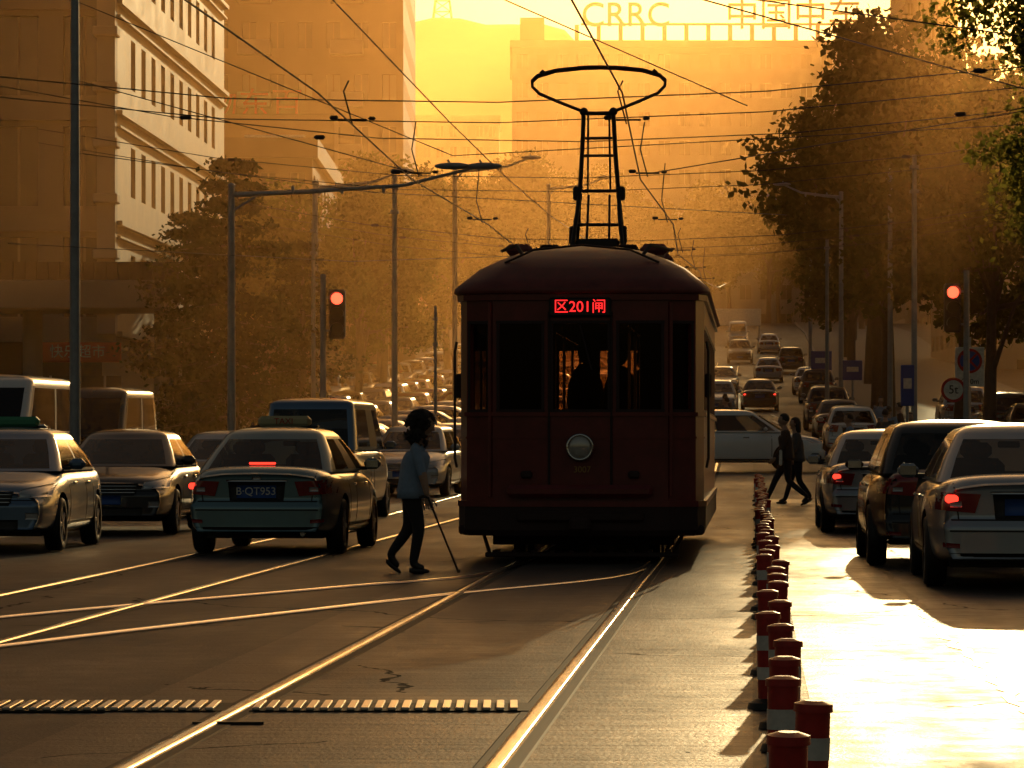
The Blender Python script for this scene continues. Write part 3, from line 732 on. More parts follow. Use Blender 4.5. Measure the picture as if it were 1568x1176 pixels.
def hand(mb,w,dirv,side,curl=.6,m=0):
    w=Vector(w); d=Vector(dirv).normalized(); s=Vector(side).normalized(); nrm=d.cross(s).normalized()
    pr=[]
    for t,wd,th in ((-.01,.024,.02),(.03,.034,.018),(.06,.042,.016),(.09,.040,.013)):
        c=w+d*t; pr.append([c+s*(wd*math.cos(a))+nrm*(th*math.sin(a)) for a in [2*math.pi*k/10 for k in range(10)]])
    mb.rings(pr,m,True,True)
    for k,(o,l) in enumerate(((-.03,.065),(-.01,.078),(.011,.073),(.031,.058))):
        p=w+d*.085+s*o; dd=d.copy(); pts=[p]
        for q in range(3):
            dd=(Matrix.Rotation(curl*.7,3,s)@dd); p=p+dd*l*(.45,.32,.23)[q]; pts.append(p)
        mb.tube(pts,[.0095,.009,.008,.006],7,m)
    p=w+d*.03-s*.034; dd=(d*.6-s*.7+nrm*.3).normalized(); pts=[p,p+dd*.03,p+dd*.05+d*.012,p+dd*.055+d*.035]
    mb.tube(pts,[.012,.0115,.01,.008],7,m)
def head(parent,c,face,hairkind,hs=1.0,tilt=0):
    e=bpy.data.objects.new('head',None); COL.objects.link(e); e.parent=parent; e.location=c; e.rotation_euler=(0,tilt,face); e.scale=(hs,)*3
    mb=MB()
    def fn(d):
        k=1.0
        if d.z<-.2: k*=1-.16*(-d.z-.2)
        if d.x>.85 and -.25<d.z<.05: k*=1.04
        return k
    mb.ell((0,0,0),(.098,.076,.118),0,20,16,fn)
    mb.rings([[(.095+dx,s_*w,z) for s_ in(-1,1)]+[(.095+dx+p,0,z)] for z,w,dx,p in ((.01,.006,-.01,.006),(-.02,.010,-.008,.018),(-.038,.015,-.012,.028),(-.046,.012,-.016,.014))],0,True,True)
    mb.ell((.045,0,-.085),(.045,.035,.03),0,10,8)
    for sy in (-1,1):
        mb.ell((.083,sy*.03,.005),(.012,.013,.009),1,8,6); mb.ell((.091,sy*.03,.005),(.005,.005,.005),2,6,5)
        mb.ell((-.003,sy*.077,-.01),(.018,.009,.03),0,8,6); mb.tube([(.09,sy*.015,.025),(.086,sy*.04,.028)],.004,5,2)
    mb.tube([(.083,-.022,-.065),(.092,0,-.066),(.083,.022,-.065)],.006,6,3)
    mb.tube([(0,0,-.15),(0,0,-.08)],[.05,.05],10,0)
    mb.obj('face',[M['skin'],mat('eye_white',(.6,.6,.58),.3),M['hair'],mat('lips',(.35,.12,.1),.5)],e)
    hm=MB(); rr=random.Random(5)
    if hairkind=='curly':
        hm.ell((-.03,0,.03),(.115,.105,.125),0,24,18,lambda d:(1+.08*math.sin(13*d.x+3)*math.sin(11*d.y)*math.sin(12*d.z+1))*(.62 if d.x>.55 and d.z<.35 else 1))
        for k in range(240):
            a=rr.uniform(0,2*math.pi); b=rr.uniform(-1,1); q=math.sqrt(max(0,1-b*b)); d=Vector((q*math.cos(a),q*math.sin(a),b))
            if d.x>.6 and d.z<.45: continue
            low=.06 if b<-.2 else 0
            p=Vector((-.035,0,.015-low))+Vector((d.x*.122,d.y*.115,d.z*.13)); pts=[]
            t1=d.orthogonal().normalized(); t2=d.cross(t1); rs_=rr.uniform(.012,.024)
            for s_ in range(6): pts.append(p+(t1*math.cos(s_*1.3+a)+t2*math.sin(s_*1.3+a))*rs_+d*.007*s_+Vector((0,0,-.006*s_)))
            hm.tube(pts,[.008,.009,.009,.008,.007,.003],5,0)
        hm.ell((-.05,0,-.07),(.085,.098,.10),0,18,12,lambda d:1+.1*math.sin(15*d.x)*math.sin(13*d.z+1))
    else:
        hm.ell((-.016,0,.022),(.105,.086,.115),0,20,16,lambda d:(.8 if d.x>.45 and d.z<.5 else 1)*(.86 if d.z<-.3 and hairkind=='short' else 1))
        if hairkind=='long':
            hm.rings([[(-.05+.06*math.cos(a)*k-.02,.085*math.sin(a)*k,z) for a in [2*math.pi*i/12 for i in range(12)]] for z,k in ((.04,1.0),(-.06,1.05),(-.15,1.0),(-.22,.6))],0,True,True)
    hm.obj('hair',[M['hair']],e)
def person(name,loc,rz,J,shirt,pants,shoe,hair,sleeve=.5,headc=None,faceang=0,hands=True,bulk=1.0,tilt=0):
    e=empty(name,loc,rz)
    E=[('pel','spi'),('spi','che'),('che','nk'),('nk','hb'),('che','shL'),('shL','elL'),('elL','wrL'),('che','shR'),('shR','elR'),('elR','wrR'),
       ('pel','hiL'),('hiL','knL'),('knL','anL'),('anL','toL'),('pel','hiR'),('hiR','knR'),('knR','anR'),('anR','toR')]
    b=bulk
    R=dict(pel=(.135*b,.12*b),spi=(.125*b,.105*b),che=(.145*b,.115*b),nk=.055,hb=.05,shL=.066*b,shR=.066*b,elL=.044*b,elR=.044*b,wrL=.028,wrR=.028,
           hiL=.1*b,hiR=.1*b,knL=.064*b,knR=.064*b,anL=.046,anR=.046,toL=.036,toR=.036)
    def mf(a,bb,t,c):
        if bb in('hb',): return 2
        if bb=='nk': return 2 if t>.75 else 0
        if bb.startswith('el'): return 0 if t<sleeve*2 else 2
        if bb.startswith('wr'): return 2 if sleeve<1 else 0
        if bb.startswith('to'): return 3
        if a=='pel' or bb.startswith('kn') or bb.startswith('an'): return 1
        return 0
    skinned('body',J,E,R,'pel',[shirt,pants,M['skin'],shoe],mf,e)
    mb=MB()
    P=[Vector(J[k]) for k in('pel','spi','che')]; ax=(Vector(J['shL'])-Vector(J['shR'])); ax.z=0; ax.normalize(); pr=Vector((-ax.y,ax.x,0))
    lv=[(P[0]+Vector((0,0,-.08)),.20,.155),(P[0],.195,.15),(P[0].lerp(P[1],.6),.175,.135),(P[1],.17,.13),(P[1].lerp(P[2],.6),.185,.135),(P[2],.19,.13),(P[2]+Vector((0,0,.05)),.15,.1)]
    mb.rings([[c+ax*(rx*b*math.cos(a))+pr*(ry*b*(1+.05*math.sin(3*a+i))*math.sin(a)) for a in [2*math.pi*k/20 for k in range(20)]] for i,(c,rx,ry) in enumerate(lv)],0,True,True)
    mb.obj('shirt',[shirt],e)
    mb=MB()
    for s_ in 'LR':
        t=Vector(J['to'+s_]); a=Vector(J['an'+s_]); d=(t-a); f=Vector((d.x,d.y,0)); f=f.normalized() if f.length>1e-4 else Vector((1,0,0)); up=Vector((0,0,1)); dn=d.normalized()
        sd=Vector((f.y,-f.x,0)); heel=a+(-f*.035)+Vector((0,0,-.055)); tt=t+dn*.05
        mb.rings([[c+sd*(w*math.cos(q))+up*(h*math.sin(q)) for q in [2*math.pi*k/10 for k in range(10)]] for c,w,h in ((heel,.025,.022),(heel+(tt-heel)*.2,.037,.034),(heel+(tt-heel)*.6,.044,.03),(heel+(tt-heel)*.88,.04,.022),(tt,.022,.012))],0,True,True)
    mb.obj('shoes',[shoe],e)
    if hands:
        hb=MB()
        for s_ in 'LR':
            w=Vector(J['wr'+s_]); el=Vector(J['el'+s_]); hand(hb,w,w-el,pr,.9 if s_=='R' else .5)
        hb.obj('hands',[M['skin']],e)
    head(e,headc or (Vector(J['hb'])+Vector((.02,0,.07))),faceang,hair,tilt=tilt)
    return e
cl_blue=mat('blue_shirt_cloth',(.22,.30,.42),.85,noise=.15,scale=10,bump=.4); cl_dark=mat('dark_trousers_cloth',(.018,.016,.02),.85,noise=.3,scale=12,bump=.4)
cl_shoe=mat('black_shoe',(.015,.012,.012),.4); cl_grey=mat('grey_cloth',(.1,.09,.09),.85,noise=.2,bump=.4); cl_brown=mat('brown_cloth',(.07,.04,.03),.85,noise=.2,bump=.4)
cl_white=mat('pale_cloth',(.45,.42,.38),.85,noise=.1)
Jw=dict(pel=(-.02,0,.80),spi=(-.01,0,.94),che=(.02,0,1.12),nk=(.055,0,1.27),hb=(.075,0,1.34),
  shR=(.02,-.165,1.17),elR=(.09,-.2,.93),wrR=(.13,-.2,.74),shL=(.03,.165,1.17),elL=(-.02,.22,.94),wrL=(.03,.24,.74),
  hiR=(-.03,-.085,.74),knR=(.05,-.09,.44),anR=(-.01,-.09,.085),toR=(.10,-.10,.04),
  hiL=(-.03,.085,.74),knL=(-.05,.09,.43),anL=(-.24,.09,.17),toL=(-.16,.09,.045))
W=person('woman_with_cane',(-.94,35.2,.004),0,Jw,cl_blue,cl_dark,cl_shoe,'curly',.45,headc=(.095,0,1.425),faceang=0,tilt=.15)
mb=MB(); hp=Vector((.15,-.235,.70)); tip=Vector((.43,-.22,.012))
mb.tube([tip,tip.lerp(hp,.5),hp,hp+Vector((-.01,0,.03)),hp+Vector((-.06,0,.045)),hp+Vector((-.10,0,.03))],[.011,.010,.010,.012,.012,.010],8,0); mb.tube([tip,tip+Vector((0,0,.03))],.015,8,0)
mb.obj('walking_cane',[M['iron']],W)
def walker(name,x,y,rz,stride,shirt,pants,hair,sc_=1.0,sleeve=.5,ph=1):
    s=stride
    J=dict(pel=(0,0,.93),spi=(.01,0,1.08),che=(.03,0,1.27),nk=(.03,0,1.45),hb=(.045,0,1.52),
      shR=(.02,-.18,1.39),elR=(-.06*ph*s*2,-.22,1.12),wrR=(.02+.1*ph*-s*2,-.23,.89),shL=(.02,.18,1.39),elL=(.02+.08*s,.22,1.12),wrL=(.08+.25*s,.22,.9),
      hiR=(0,-.09,.88),knR=(.16*s*2,-.09,.49),anR=(.6*s,-.09,.10),toR=(.6*s+.13,-.09,.05),
      hiL=(0,.09,.88),knL=(-.02,.09,.47),anL=(-.62*s,.09,.17),toL=(-.62*s+.1,.09,.05))
    e=person(name,(x,y,gz(y)+.006),rz,J,shirt,pants,cl_shoe,hair,sleeve,headc=(.06,0,1.60)); e.scale=(sc_,)*3; return e
walker('walking_man',5.15,68.6,math.pi,.62,cl_brown,cl_dark,'short',1.0,1)
walker('walking_woman',5.42,69.4,math.pi,.4,cl_grey,cl_dark,'long',.96,1)
mb=MB(); mb.box((5.02,68.35,.95),(.05,.2,.3),0,.02); mb.obj('shopping_bag',[M['white']])
walker('pedestrian',st(-.9,118),118,math.pi/2,.25,cl_grey,cl_dark,'short',1)
walker('pedestrian',st(3.6,84),84,-math.pi/2,.3,cl_white,cl_dark,'short',1)
walker('pedestrian',st(4.2,104),104,math.pi,.45,cl_brown,cl_dark,'short',1)
walker('pedestrian',st(5.0,86),86,math.pi/2,.2,cl_blue,cl_dark,'long',.95)
for x,y,r_ in ((7.6,82,3.1),(9.4,92,1.6),(10.2,99,1.5),(6.6,112,3.0),(11.4,113,4.5)):
    walker('pedestrian',x,y,r_,.3,random.choice([cl_grey,cl_brown,cl_blue]),cl_dark,'short',1)
for x,y in ((-11.2,96),(-10.9,97),(-10.2,95.5),(-12.6,97)):
    walker('pedestrian',x,y,random.uniform(0,6),.25,random.choice([cl_grey,cl_brown,cl_blue]),cl_dark,'short',1)

# ------------------------------------------------------------------ street furniture
def signal(x,y,zb_,poleh,side):
    g=gz(y); e=empty('traffic_light',(x,y,g))
    mb=MB(); mb.tube([(side*.3,0,0),(side*.3,0,poleh)],[.075,.06],12,0); mb.tube([(side*.3,0,0),(side*.3,0,.25)],.12,12,0)
    for z in (zb_+.15,zb_+.85): mb.box((side*.15,0,z),(.3,.04,.05),0)
    mb.obj('pole',[M['steel']],e)
    mb=MB(); mb.box((0,0,zb_+.5),(.36,.2,1.05),0,.04)
    for k in range(3):
        z=zb_+.83-.33*k
        mb.tube([(0,-.1,z),(0,-.115,z)],.125,20,1 if k==0 else 2)
        R=[]
        for yy,r in ((-.1,.145),(-.3,.145)):
            R.append([(r*math.cos(a),yy,z+r*math.sin(a)) for a in [math.radians(-20+220*q/12) for q in range(13)]])
        fs=[(i,i+1,13+i+1,13+i) for i in range(12)]; mb.add(R[0]+R[1],fs,0,True)
    mb.obj('signal_head',[M['dark'],M['tl_red'],M['tl_off']],e)
signal(-3.72,77.8,3.35,4.7,-1); signal(9.43,78.3,3.5,4.8,1)
def sign_post():
    x,y=9.94,79.5; e=empty('traffic_sign',(x,y,gz(y)))
    mb=MB(); mb.tube([(0,0,0),(0,0,3.4)],.04,10,0); mb.obj('post',[M['steel']],e)
    mb=MB(); mb.box((0,-.06,2.75),(.64,.02,.86),0,.02)
    def disc(cx,cz,r,yy,m): mb.tube([(cx,yy,cz),(cx,yy-.006,cz)],r,28,m)
    disc(0,2.88,.27,-.075,1); disc(0,2.88,.215,-.083,2)
    mb.box((0,-.095,2.88),(.045,.006,.44),1,0,R=Matrix.Rotation(math.pi/4,3,'Y')); mb.box((0,-.103,2.88),(.045,.006,.44),1,0,R=Matrix.Rotation(-math.pi/4,3,'Y'))
    disc(-.36,2.25,.27,-.11,1); disc(-.36,2.25,.21,-.118,0)
    mb.obj('sign_faces',[M['white'],M['redp'],mat('sign_blue',(.03,.08,.35),.4)],e)
    text('5t',.26,M['black'],e,(-.36,-.13,2.25),ext=.002,name='weight_lettering'); text('↑80m',.16,M['black'],e,(.0,-.08,2.43),ext=.002,name='distance_lettering')
sign_post()
def small_sign(x,y,z,w,h,m,nm='direction_sign'):
    e=empty(nm,(x,y,gz(y))); mb=MB(); mb.tube([(0,0,0),(0,0,z+h)],.035,8,0); mb.box((0,-.05,z+h/2),(w,.03,h),1,.02); mb.box((0,-.07,z+h*.55),(w*.6,.008,h*.25),2); mb.obj('panel',[M['steel'],m,M['white']],e)
sb=bpy.data.materials['sign_blue']
small_sign(8.7,80.5,1.9,.3,.9,sb); small_sign(14.8,175,1.5,1.0,1.0,sb); small_sign(12.1,130,2.0,.7,.7,sb)
def lamp(x,y,h,arm,rise=.3,two=False,r=.09,name='street_lamp'):
    e=empty(name,(x,y,gz(y))); mb=MB()
    mb.tube([(0,0,0),(0,0,h*.5),(0,0,h)],[r*1.15,r,r*.85],14,0); mb.tube([(0,0,0),(0,0,.5)],r*1.7,14,0)
    mb.tube([(0,0,h-.18),(arm*.3,0,h-.12),(arm*.7,0,h+.0),(arm,0,h+rise)],[r*.7,r*.6,r*.45,r*.35],10,0)
    mb.tube([(0,0,h-.5),(arm*.12,0,h-.15)],r*.3,8,0)
    mb.ell((0,0,h),(r,r,.05),0,10,6)
    for k in ([1.03,.9] if two else [1.03]):
        mb.ell((arm*k,0,h+rise+.02),(.35,.13,.07),1,14,8)
        mb.tube([(arm*k,0,h+rise),(arm*(k-.02),0,h+rise+.14)],.02,6,0)
    for t in (.25,.45,.62): mb.box((arm*t,0,h-.08),(.06,.12,.16),0,.02)
    mb.obj('mast_and_arm',[M['steel'],M['steel']],e)
lamp(-5.37,70,6.1,4.7,.35,True,.075)
lamp(-5.6,104,8,2.4); lamp(-2.0,128,9.5,2.6); lamp(1.6,160,10,2.4); lamp(12.6,140,9,-2.2); lamp(15.5,190,10,-2.2)
def pole(x,y,h,r=.1,name='utility_pole'):
    e=empty(name,(x,y,gz(y))); mb=MB(); mb.tube([(0,0,0),(0,0,h)],[r*1.2,r*.8],12,0); mb.tube([(0,0,0),(0,0,.4)],r*1.6,12,0)
    for z in (h-.3,h-.9): mb.box((0,0,z),(r*3,r*3,.08),0,.01)
    mb.obj('mast',[M['steel']],e)
pole(-7.17,60,9.5,.08); pole(-5.43,100,6.8,.06); pole(-2.89,90,7.5,.07); pole(-1.8,86,4.2,.04); pole(9.9,90,8,.07); pole(12.2,118,9,.08)
pole(11.2,130,7,.07); pole(8.5,48,9.5,.08)

# wires
mb=MB()
def wire(pts,r=.011): mb.tube(pts,r,5,0)
YW=[-15,10,30,45,60,74,90,110,135,165,200,260]
for o in (-1.73,-5.48):
    wire([(st(o,y)+(.12 if i%2 else -.12),y,5.56+gz(y)) for i,y in enumerate(YW)],.012)
wire([(st(-5.48,y)+.5,y,6.5+gz(y)) for y in YW],.01)
for k,y in enumerate([50,60,74,90,110,135]):
    g=gz(y); x0=st(-13 if k%2 else -14.5,y); x1=st(7.5,y)
    za=6.9+g+(k%3)*.3
    zs=[za,za-.6,za-.95,za-1.0,za-.85,za-.5,za+.1]
    pts=[(lerp(x0,x1,t/6),y+ (k%2)*.6*t/6,zs[t]) for t in range(7)]
    wire(pts,.009)
    pts2=[(a,b,c-.28) for a,b,c in pts]; 
    if k%2==0: wire(pts2,.008)
    for o in (-1.73,-5.48):
        x=st(o,y); z=5.6+g
        mb.box((x,y,z+.06),(.4,.05,.025),0,.01); mb.box((x-.25,y,z+.09),(.12,.07,.06),0,.02); mb.box((x+.27,y,z+.08),(.10,.07,.05),0,.02)
        wire([(x,y,z),(x-.12,y,z+.45),(x-.05,y,za-.7)],.012)
    for t in (.18,.8):
        i=t*6; x=lerp(x0,x1,t); mb.box((x,y,np.interp(i,range(7),zs)),(.2,.06,.07),0,.03)
wire([(-8,34,9.5),(-4,40,7.9),(0,47,6.9),(3.6,56,6.4)],.009)
wire([(.2,36,5.7),(2.5,46,6.9),(8.5,48.5,6.4)],.010); wire([(1.0,37,6.0),(8.5,48,5.4)],.009); wire([(st(-1.73,60),60,5.65),(8.5,48,5.9),(14,44,6.3)],.009)
wire([(-7.2,60,8.5),(-1,62,6.1),(9.7,66,7.0)],.009); wire([(-7.2,60,7.2),(-1.5,61,5.7)],.009); wire([(-7.2,60,6.0),(-2.5,66,5.75),(6,80,6.2)],.008); wire([(-8,58,4.4),(-3,68,4.6),(3,84,5.6)],.007)
for pt in ((.9,41,6.6),(-3.0,57,6.0),(-2.0,63,5.9)): mb.box(pt,(.18,.07,.07),0,.03)
mb.obj('overhead_wires',[M['iron']])

# ------------------------------------------------------------------ buildings
def facade(mb,p0,p1,z0,z1,nf,nb,wf=.5,hf=.5,dep=.25,mw=0,mg=1,mg2=2,skip=None):
    p0=Vector((*p0,0));p1=Vector((*p1,0)); Lg=(p1-p0).length; d=(p1-p0)/Lg; n=Vector((d.y,-d.x,0)); cu=Lg/nb; cv=(z1-z0)/nf
    def P(u,z,k=0): return p0+d*u+Vector((0,0,z))-n*k
    for i in range(nb):
        for j in range(nf):
            u0=i*cu;u1=u0+cu;v0=z0+j*cv;v1=v0+cv
            if skip and skip(i,j): mb.add([P(u0,v0),P(u1,v0),P(u1,v1),P(u0,v1)],[(0,1,2,3)],mw); continue
            a=u0+cu*(1-wf)/2;b=u1-cu*(1-wf)/2;c=v0+cv*(1-hf)*.55;e=c+cv*hf
            o=[P(u0,v0),P(u1,v0),P(u1,v1),P(u0,v1)];q=[P(a,c),P(b,c),P(b,e),P(a,e)];r=[P(a,c,dep),P(b,c,dep),P(b,e,dep),P(a,e,dep)]
            vs=o+q+r; fs=[]
            for k in range(4): fs.append((k,(k+1)%4,4+(k+1)%4,4+k)); fs.append((4+k,4+(k+1)%4,8+(k+1)%4,8+k))
            mb.add(vs,fs,mw); mb.add(r,[(0,1,2,3)],mg if random.random()<.75 else mg2)
            m_=(a+b)/2; mb.add([P(m_-.04,c,dep-.05),P(m_+.04,c,dep-.05),P(m_+.04,e,dep-.05),P(m_-.04,e,dep-.05)],[(0,1,2,3)],mw)
def building(name,quad,z0,z1,nf,nbs,mw,wf=.5,hf=.5):
    e=empty(name); mb=MB()
    for k in range(4): facade(mb,quad[k],quad[(k+1)%4],z0,z1,nf,nbs[k%2],wf,hf)
    mb.add([(x,y,z1) for x,y in quad],[(0,1,2,3)],0)
    cx=sum(q[0] for q in quad)/4; cy_=sum(q[1] for q in quad)/4
    Q=[(cx+(x-cx)*(1+.25/max(1,abs(x-cx))),cy_+(y-cy_)*(1+.25/max(1,abs(y-cy_)))) for x,y in quad]
    mb.rings([[(x,y,z1+.003) for x,y in Q],[(x,y,z1+.9) for x,y in Q]],3,False,True)
    mb.obj('walls_and_windows',[mw,M['bglass'],M['bglass2'],mw],e)
    return e
m_cream=mat('cream_cladding',(.38,.29,.17),.65,0,noise=.2,scale=.6,spec=.4); m_grey=mat('grey_cladding',(.13,.12,.11),.6,noise=.15,scale=.4)
m_brick=mat('brown_tile',(.12,.075,.05),.75,noise=.2,scale=.5); m_conc=mat('concrete',(.24,.21,.18),.8,noise=.2,scale=.3)
fs_=.03
def fx(y,o=0): return -12+fs_*(y-111)+o
e=empty('office_building'); mb=MB()
facade(mb,(fx(111),111),(fx(141),141),4.5,38.1,10,12,.42,.46,.25,3,1,1,skip=lambda i,j:i in(0,11))
facade(mb,(-42,111),(-12,111),4.5,38.1,10,15,.62,.72,.3,0,1,1)
mb.add([(-42,111,38.1),(-12,111,38.1),(fx(141),141,38.1),(-42,141,38.1)],[(0,1,2,3)],0)
mb.add([(fx(141),141,0),(-42,141,0),(-42,141,38.1),(fx(141),141,38.1)],[(0,1,2,3)],0)
mb.add([(-12.5,111.5,0),(fx(141,-.5),141,0),(fx(141,-.5),141,4.5),(-12.5,111.5,4.5)],[(0,1,2,3)],0); mb.add([(-42,111.5,0),(-12.5,111.5,0),(-12.5,111.5,4.5),(-42,111.5,4.5)],[(0,1,2,3)],2)
Rf=Matrix.Rotation(-math.atan(fs_),3,'Z')
for j in range(11):
    z=4.5+3.36*j
    mb.box((fx(126,.07),126,z),(.24,30.2,.14),3,0,Rf); mb.box((fx(126,.05),126,z-.42),(.16,30.1,.07),3,0,Rf)
    mb.box((-27,110.9,z),(30,.3,.5),0)
for k in range(9):
    x=-12.25-k*3.75
    mb.box((x,110.65,21.3),(.55,.7,33.6),4)
    for j in range(20): mb.box((x,110.45,5.2+j*1.68),(.75,.9,.28),4,.03)
mb.box((-26.5,126,38.75),(31,31,1.2),3)
mb.obj('walls_and_windows',[m_grey,M['bglass'],M['dark'],m_cream,m_conc],e)
e=empty('footbridge'); mb=MB()
mb.box((-19,103,5.3),(19.6,4,.8),0,.04); mb.box((-19,101.1,5.95),(19.6,.12,.5),1)
for x in (-28,-23,-18,-13.5,-9.8): mb.tube([(x,103,0),(x,103,4.9)],.28,14,0)
for k in range(60): mb.tube([(-28.5+k*.32,101.0,5.7),(-28.5+k*.32,101.0,6.2)],.02,5,1)
mb.obj('deck_and_columns',[m_conc,M['iron']],e)
shopred=mat('shop_red',(.45,.03,.02),.5)
for x,y,w in ((-13.0,109.5,2.6),(-9.6,112,1.6),(-17,110.3,2.4)):
    e=empty('shop_sign',(x,y,0)); mb=MB(); mb.box((0,0,3.9),(w,.15,.6),0,.03); mb.box((0,.1,1.7),(w,.1,3.0),1); 
    for k in(-1,0,1): mb.box((k*w/3.2,-.02,1.7),(.06,.1,3.0),2)
    mb.obj('fascia_and_shopfront',[shopred,M['bglass'],M['steel']],e)
    text('快乐超市',.42,M['white'],e,(0,-.09,3.9),ext=.005,name='sign_lettering')
e=empty('brown_apartment_tower'); mb=MB()
facade(mb,(-30,215),(-18.5,215),2,75,23,6,.5,.45,.3,0,1,2)
facade(mb,(-18.5,222),(-6.6,222),2,78,24,7,.5,.5,.3,0,1,2)
facade(mb,(-18.5,215),(-18.5,222),2,75,23,3,.5,.45,.3); facade(mb,(-6.6,222),(-6.6,250),2,78,24,12,.4,.45,.3)
mb.add([(-30,215,75),(-18.5,215,75),(-18.5,250,75),(-30,250,75)],[(0,1,2,3)],0); mb.add([(-18.5,222,78),(-6.6,222,78),(-6.6,250,78),(-18.5,250,78)],[(0,1,2,3)],0)
for j in range(22):
    for xx in (-15.6,-10.0): mb.box((xx,221.4,6+j*3.17),(2.0,1.3,.9),3,.03)
    mb.box((-24,214.6,5+j*3.17),(2.4,.9,.9),3,.03)
mb.obj('walls_and_windows',[m_brick,M['bglass'],M['bglass2'],m_conc],e)
text('物东百',1.9,M['redp'],e,(-15.0,213.0,20.7),ext=.15,name='rooftop_lettering')
mb=MB(); mb.box((-14.7,212.5,12.0),(9,5,16),0,.05); mb.box((-15.0,213,19.3),(6.5,.2,.2),1); mb.box((-13.6,209.8,17.6),(3.5,.3,2.3),2,.05)
mb.obj('annex_with_billboard',[m_brick,M['iron'],M['white']],e)
building('concrete_office_block',[(-13,165),(-9.0,165),(-9.0,190),(-13,190)],2,14,4,(3,8),m_brick,.5,.5)
Yc=450; e=building('factory_office_building',[(0,Yc),(45,Yc),(45,Yc+40),(0,Yc+40)],14,49.5,10,(18,12),m_conc,.55,.5)
mb=MB()
for k in range(14): mb.box((8+k*2.7,Yc+1,51.3),(.5,.6,2.2),0)
mb.box((27,Yc+1,52.5),(37,.4,.25),0); mb.box((2.5,Yc+6,52),(3,5,3.2),0)
mb.obj('sign_supports',[M['iron']],e)
text('CRRC',4.2,M['iron'],e,(14.0,Yc-.2,53.4),ext=.3,name='roof_lettering'); text('中国中车',4.2,M['iron'],e,(34.6,Yc-.2,53.4),ext=.3,name='roof_lettering')
TX=54.3
building('shade_casting_tower',[(TX,Yc+55),(TX+7.3,Yc+55),(TX+7.3,Yc+75),(TX,Yc+75)],14,104,28,(5,10),m_conc,.55,.55)  # slim tower added, placed and sized to shadow the roadway left of the lane
building('apartment_block',[(-22,560),(-2,560),(-2,580),(-22,580)],18,50,10,(10,6),m_cream,.5,.5)
building('apartment_block',[(-4,600),(14,600),(14,620),(-4,620)],18,46,9,(10,6),m_conc,.5,.5)
building('office_block',[(50,430),(85,430),(85,460),(50,460)],14,36,8,(14,8),m_conc,.5,.5)
building('apartment_block',[(30,240),(60,240),(60,262),(30,262)],5,17,6,(12,8),m_conc,.5,.5)
e=empty('road_gantry_sign',(st(-1.5,300),300,gz(300))); mb=MB(); mb.box((0,0,2.0),(4.3,.3,1.4),0,.05); mb.tube([(-2,0,0),(-2,0,2)],.1,8,1); mb.tube([(2,0,0),(2,0,2)],.1,8,1); mb.obj('panel',[M['white'],M['steel']],e)

# hill with mast
mb=MB(); nx,ny=120,40; vs=[];fs=[]
for j in range(ny+1):
    for i in range(nx+1):
        x=-420+ i*(840/nx); y=760+j*14
        ridge=np.interp(x,[-420,-120,-60,-34,-16,0,14,22,35,60,120,420],[60,108,112,112,117,114,111,105,98,92,80,50])
        prof=math.exp(-((y-1000)/150)**2)
        z=14+(ridge-14)*prof+ (mn.noise(Vector((x*.05,y*.05,0)))*5+mn.noise(Vector((x*.3,y*.3,3)))*1.8)*prof
        vs.append((x,y,z))
for j in range(ny):
    for i in range(nx): fs.append((j*(nx+1)+i,j*(nx+1)+i+1,(j+1)*(nx+1)+i+1,(j+1)*(nx+1)+i))
mb.add(vs,fs,0,True); mb.obj('hill',[mat('wooded_hill',(.05,.06,.025),.95,noise=.4,scale=.1)])
e=empty('transmission_tower',(-19,1000,112)); mb=MB()
for sx in(-1,1):
    for sy in(-1,1): mb.tube([(sx*3,sy*3,0),(sx*1.6,sy*1.6,12),(sx*.5,sy*.5,34)],[.3,.25,.15],6,0)
for z in (3,6,9,12,16,20,25):
    w=float(np.interp(z,[0,12,34],[3,1.6,.5])); mb.tube([(-w,-w,z),(w,-w,z)],.18,5,0); w2=float(np.interp(z+3,[0,12,34],[3,1.6,.5])); mb.tube([(-w,-w,z),(w2,-w2,z+3)],.14,5,0); mb.tube([(w,-w,z),(-w2,-w2,z+3)],.14,5,0)
mb.obj('lattice',[M['iron']],e)

# ------------------------------------------------------------------ trees
def leaves_mesh(name,C,size,mt):
    N=len(C); rs=np.random.RandomState(len(C)%1000)
    a=rs.normal(size=(N,3)); a/=np.linalg.norm(a,axis=1)[:,None]; b=rs.normal(size=(N,3)); b-=a*(a*b).sum(1)[:,None]; b/=np.linalg.norm(b,axis=1)[:,None]
    s=(size*rs.uniform(.6,1.3,N))[:,None]
    V=np.stack([C-a*s*.5,C+b*s*.32-a*s*.05,C+a*s*.5,C-b*s*.32-a*s*.05],1).reshape(-1,3)
    me=bpy.data.meshes.new(name); me.vertices.add(4*N); me.vertices.foreach_set('co',V.ravel().astype(np.float32))
    me.loops.add(4*N); me.loops.foreach_set('vertex_index',np.arange(4*N,dtype=np.int32)); me.polygons.add(N)
    me.polygons.foreach_set('loop_start',np.arange(0,4*N,4,dtype=np.int32)); me.polygons.foreach_set('loop_total',np.full(N,4,dtype=np.int32))
    me.materials.append(mt); me.update(); me.validate(); return me
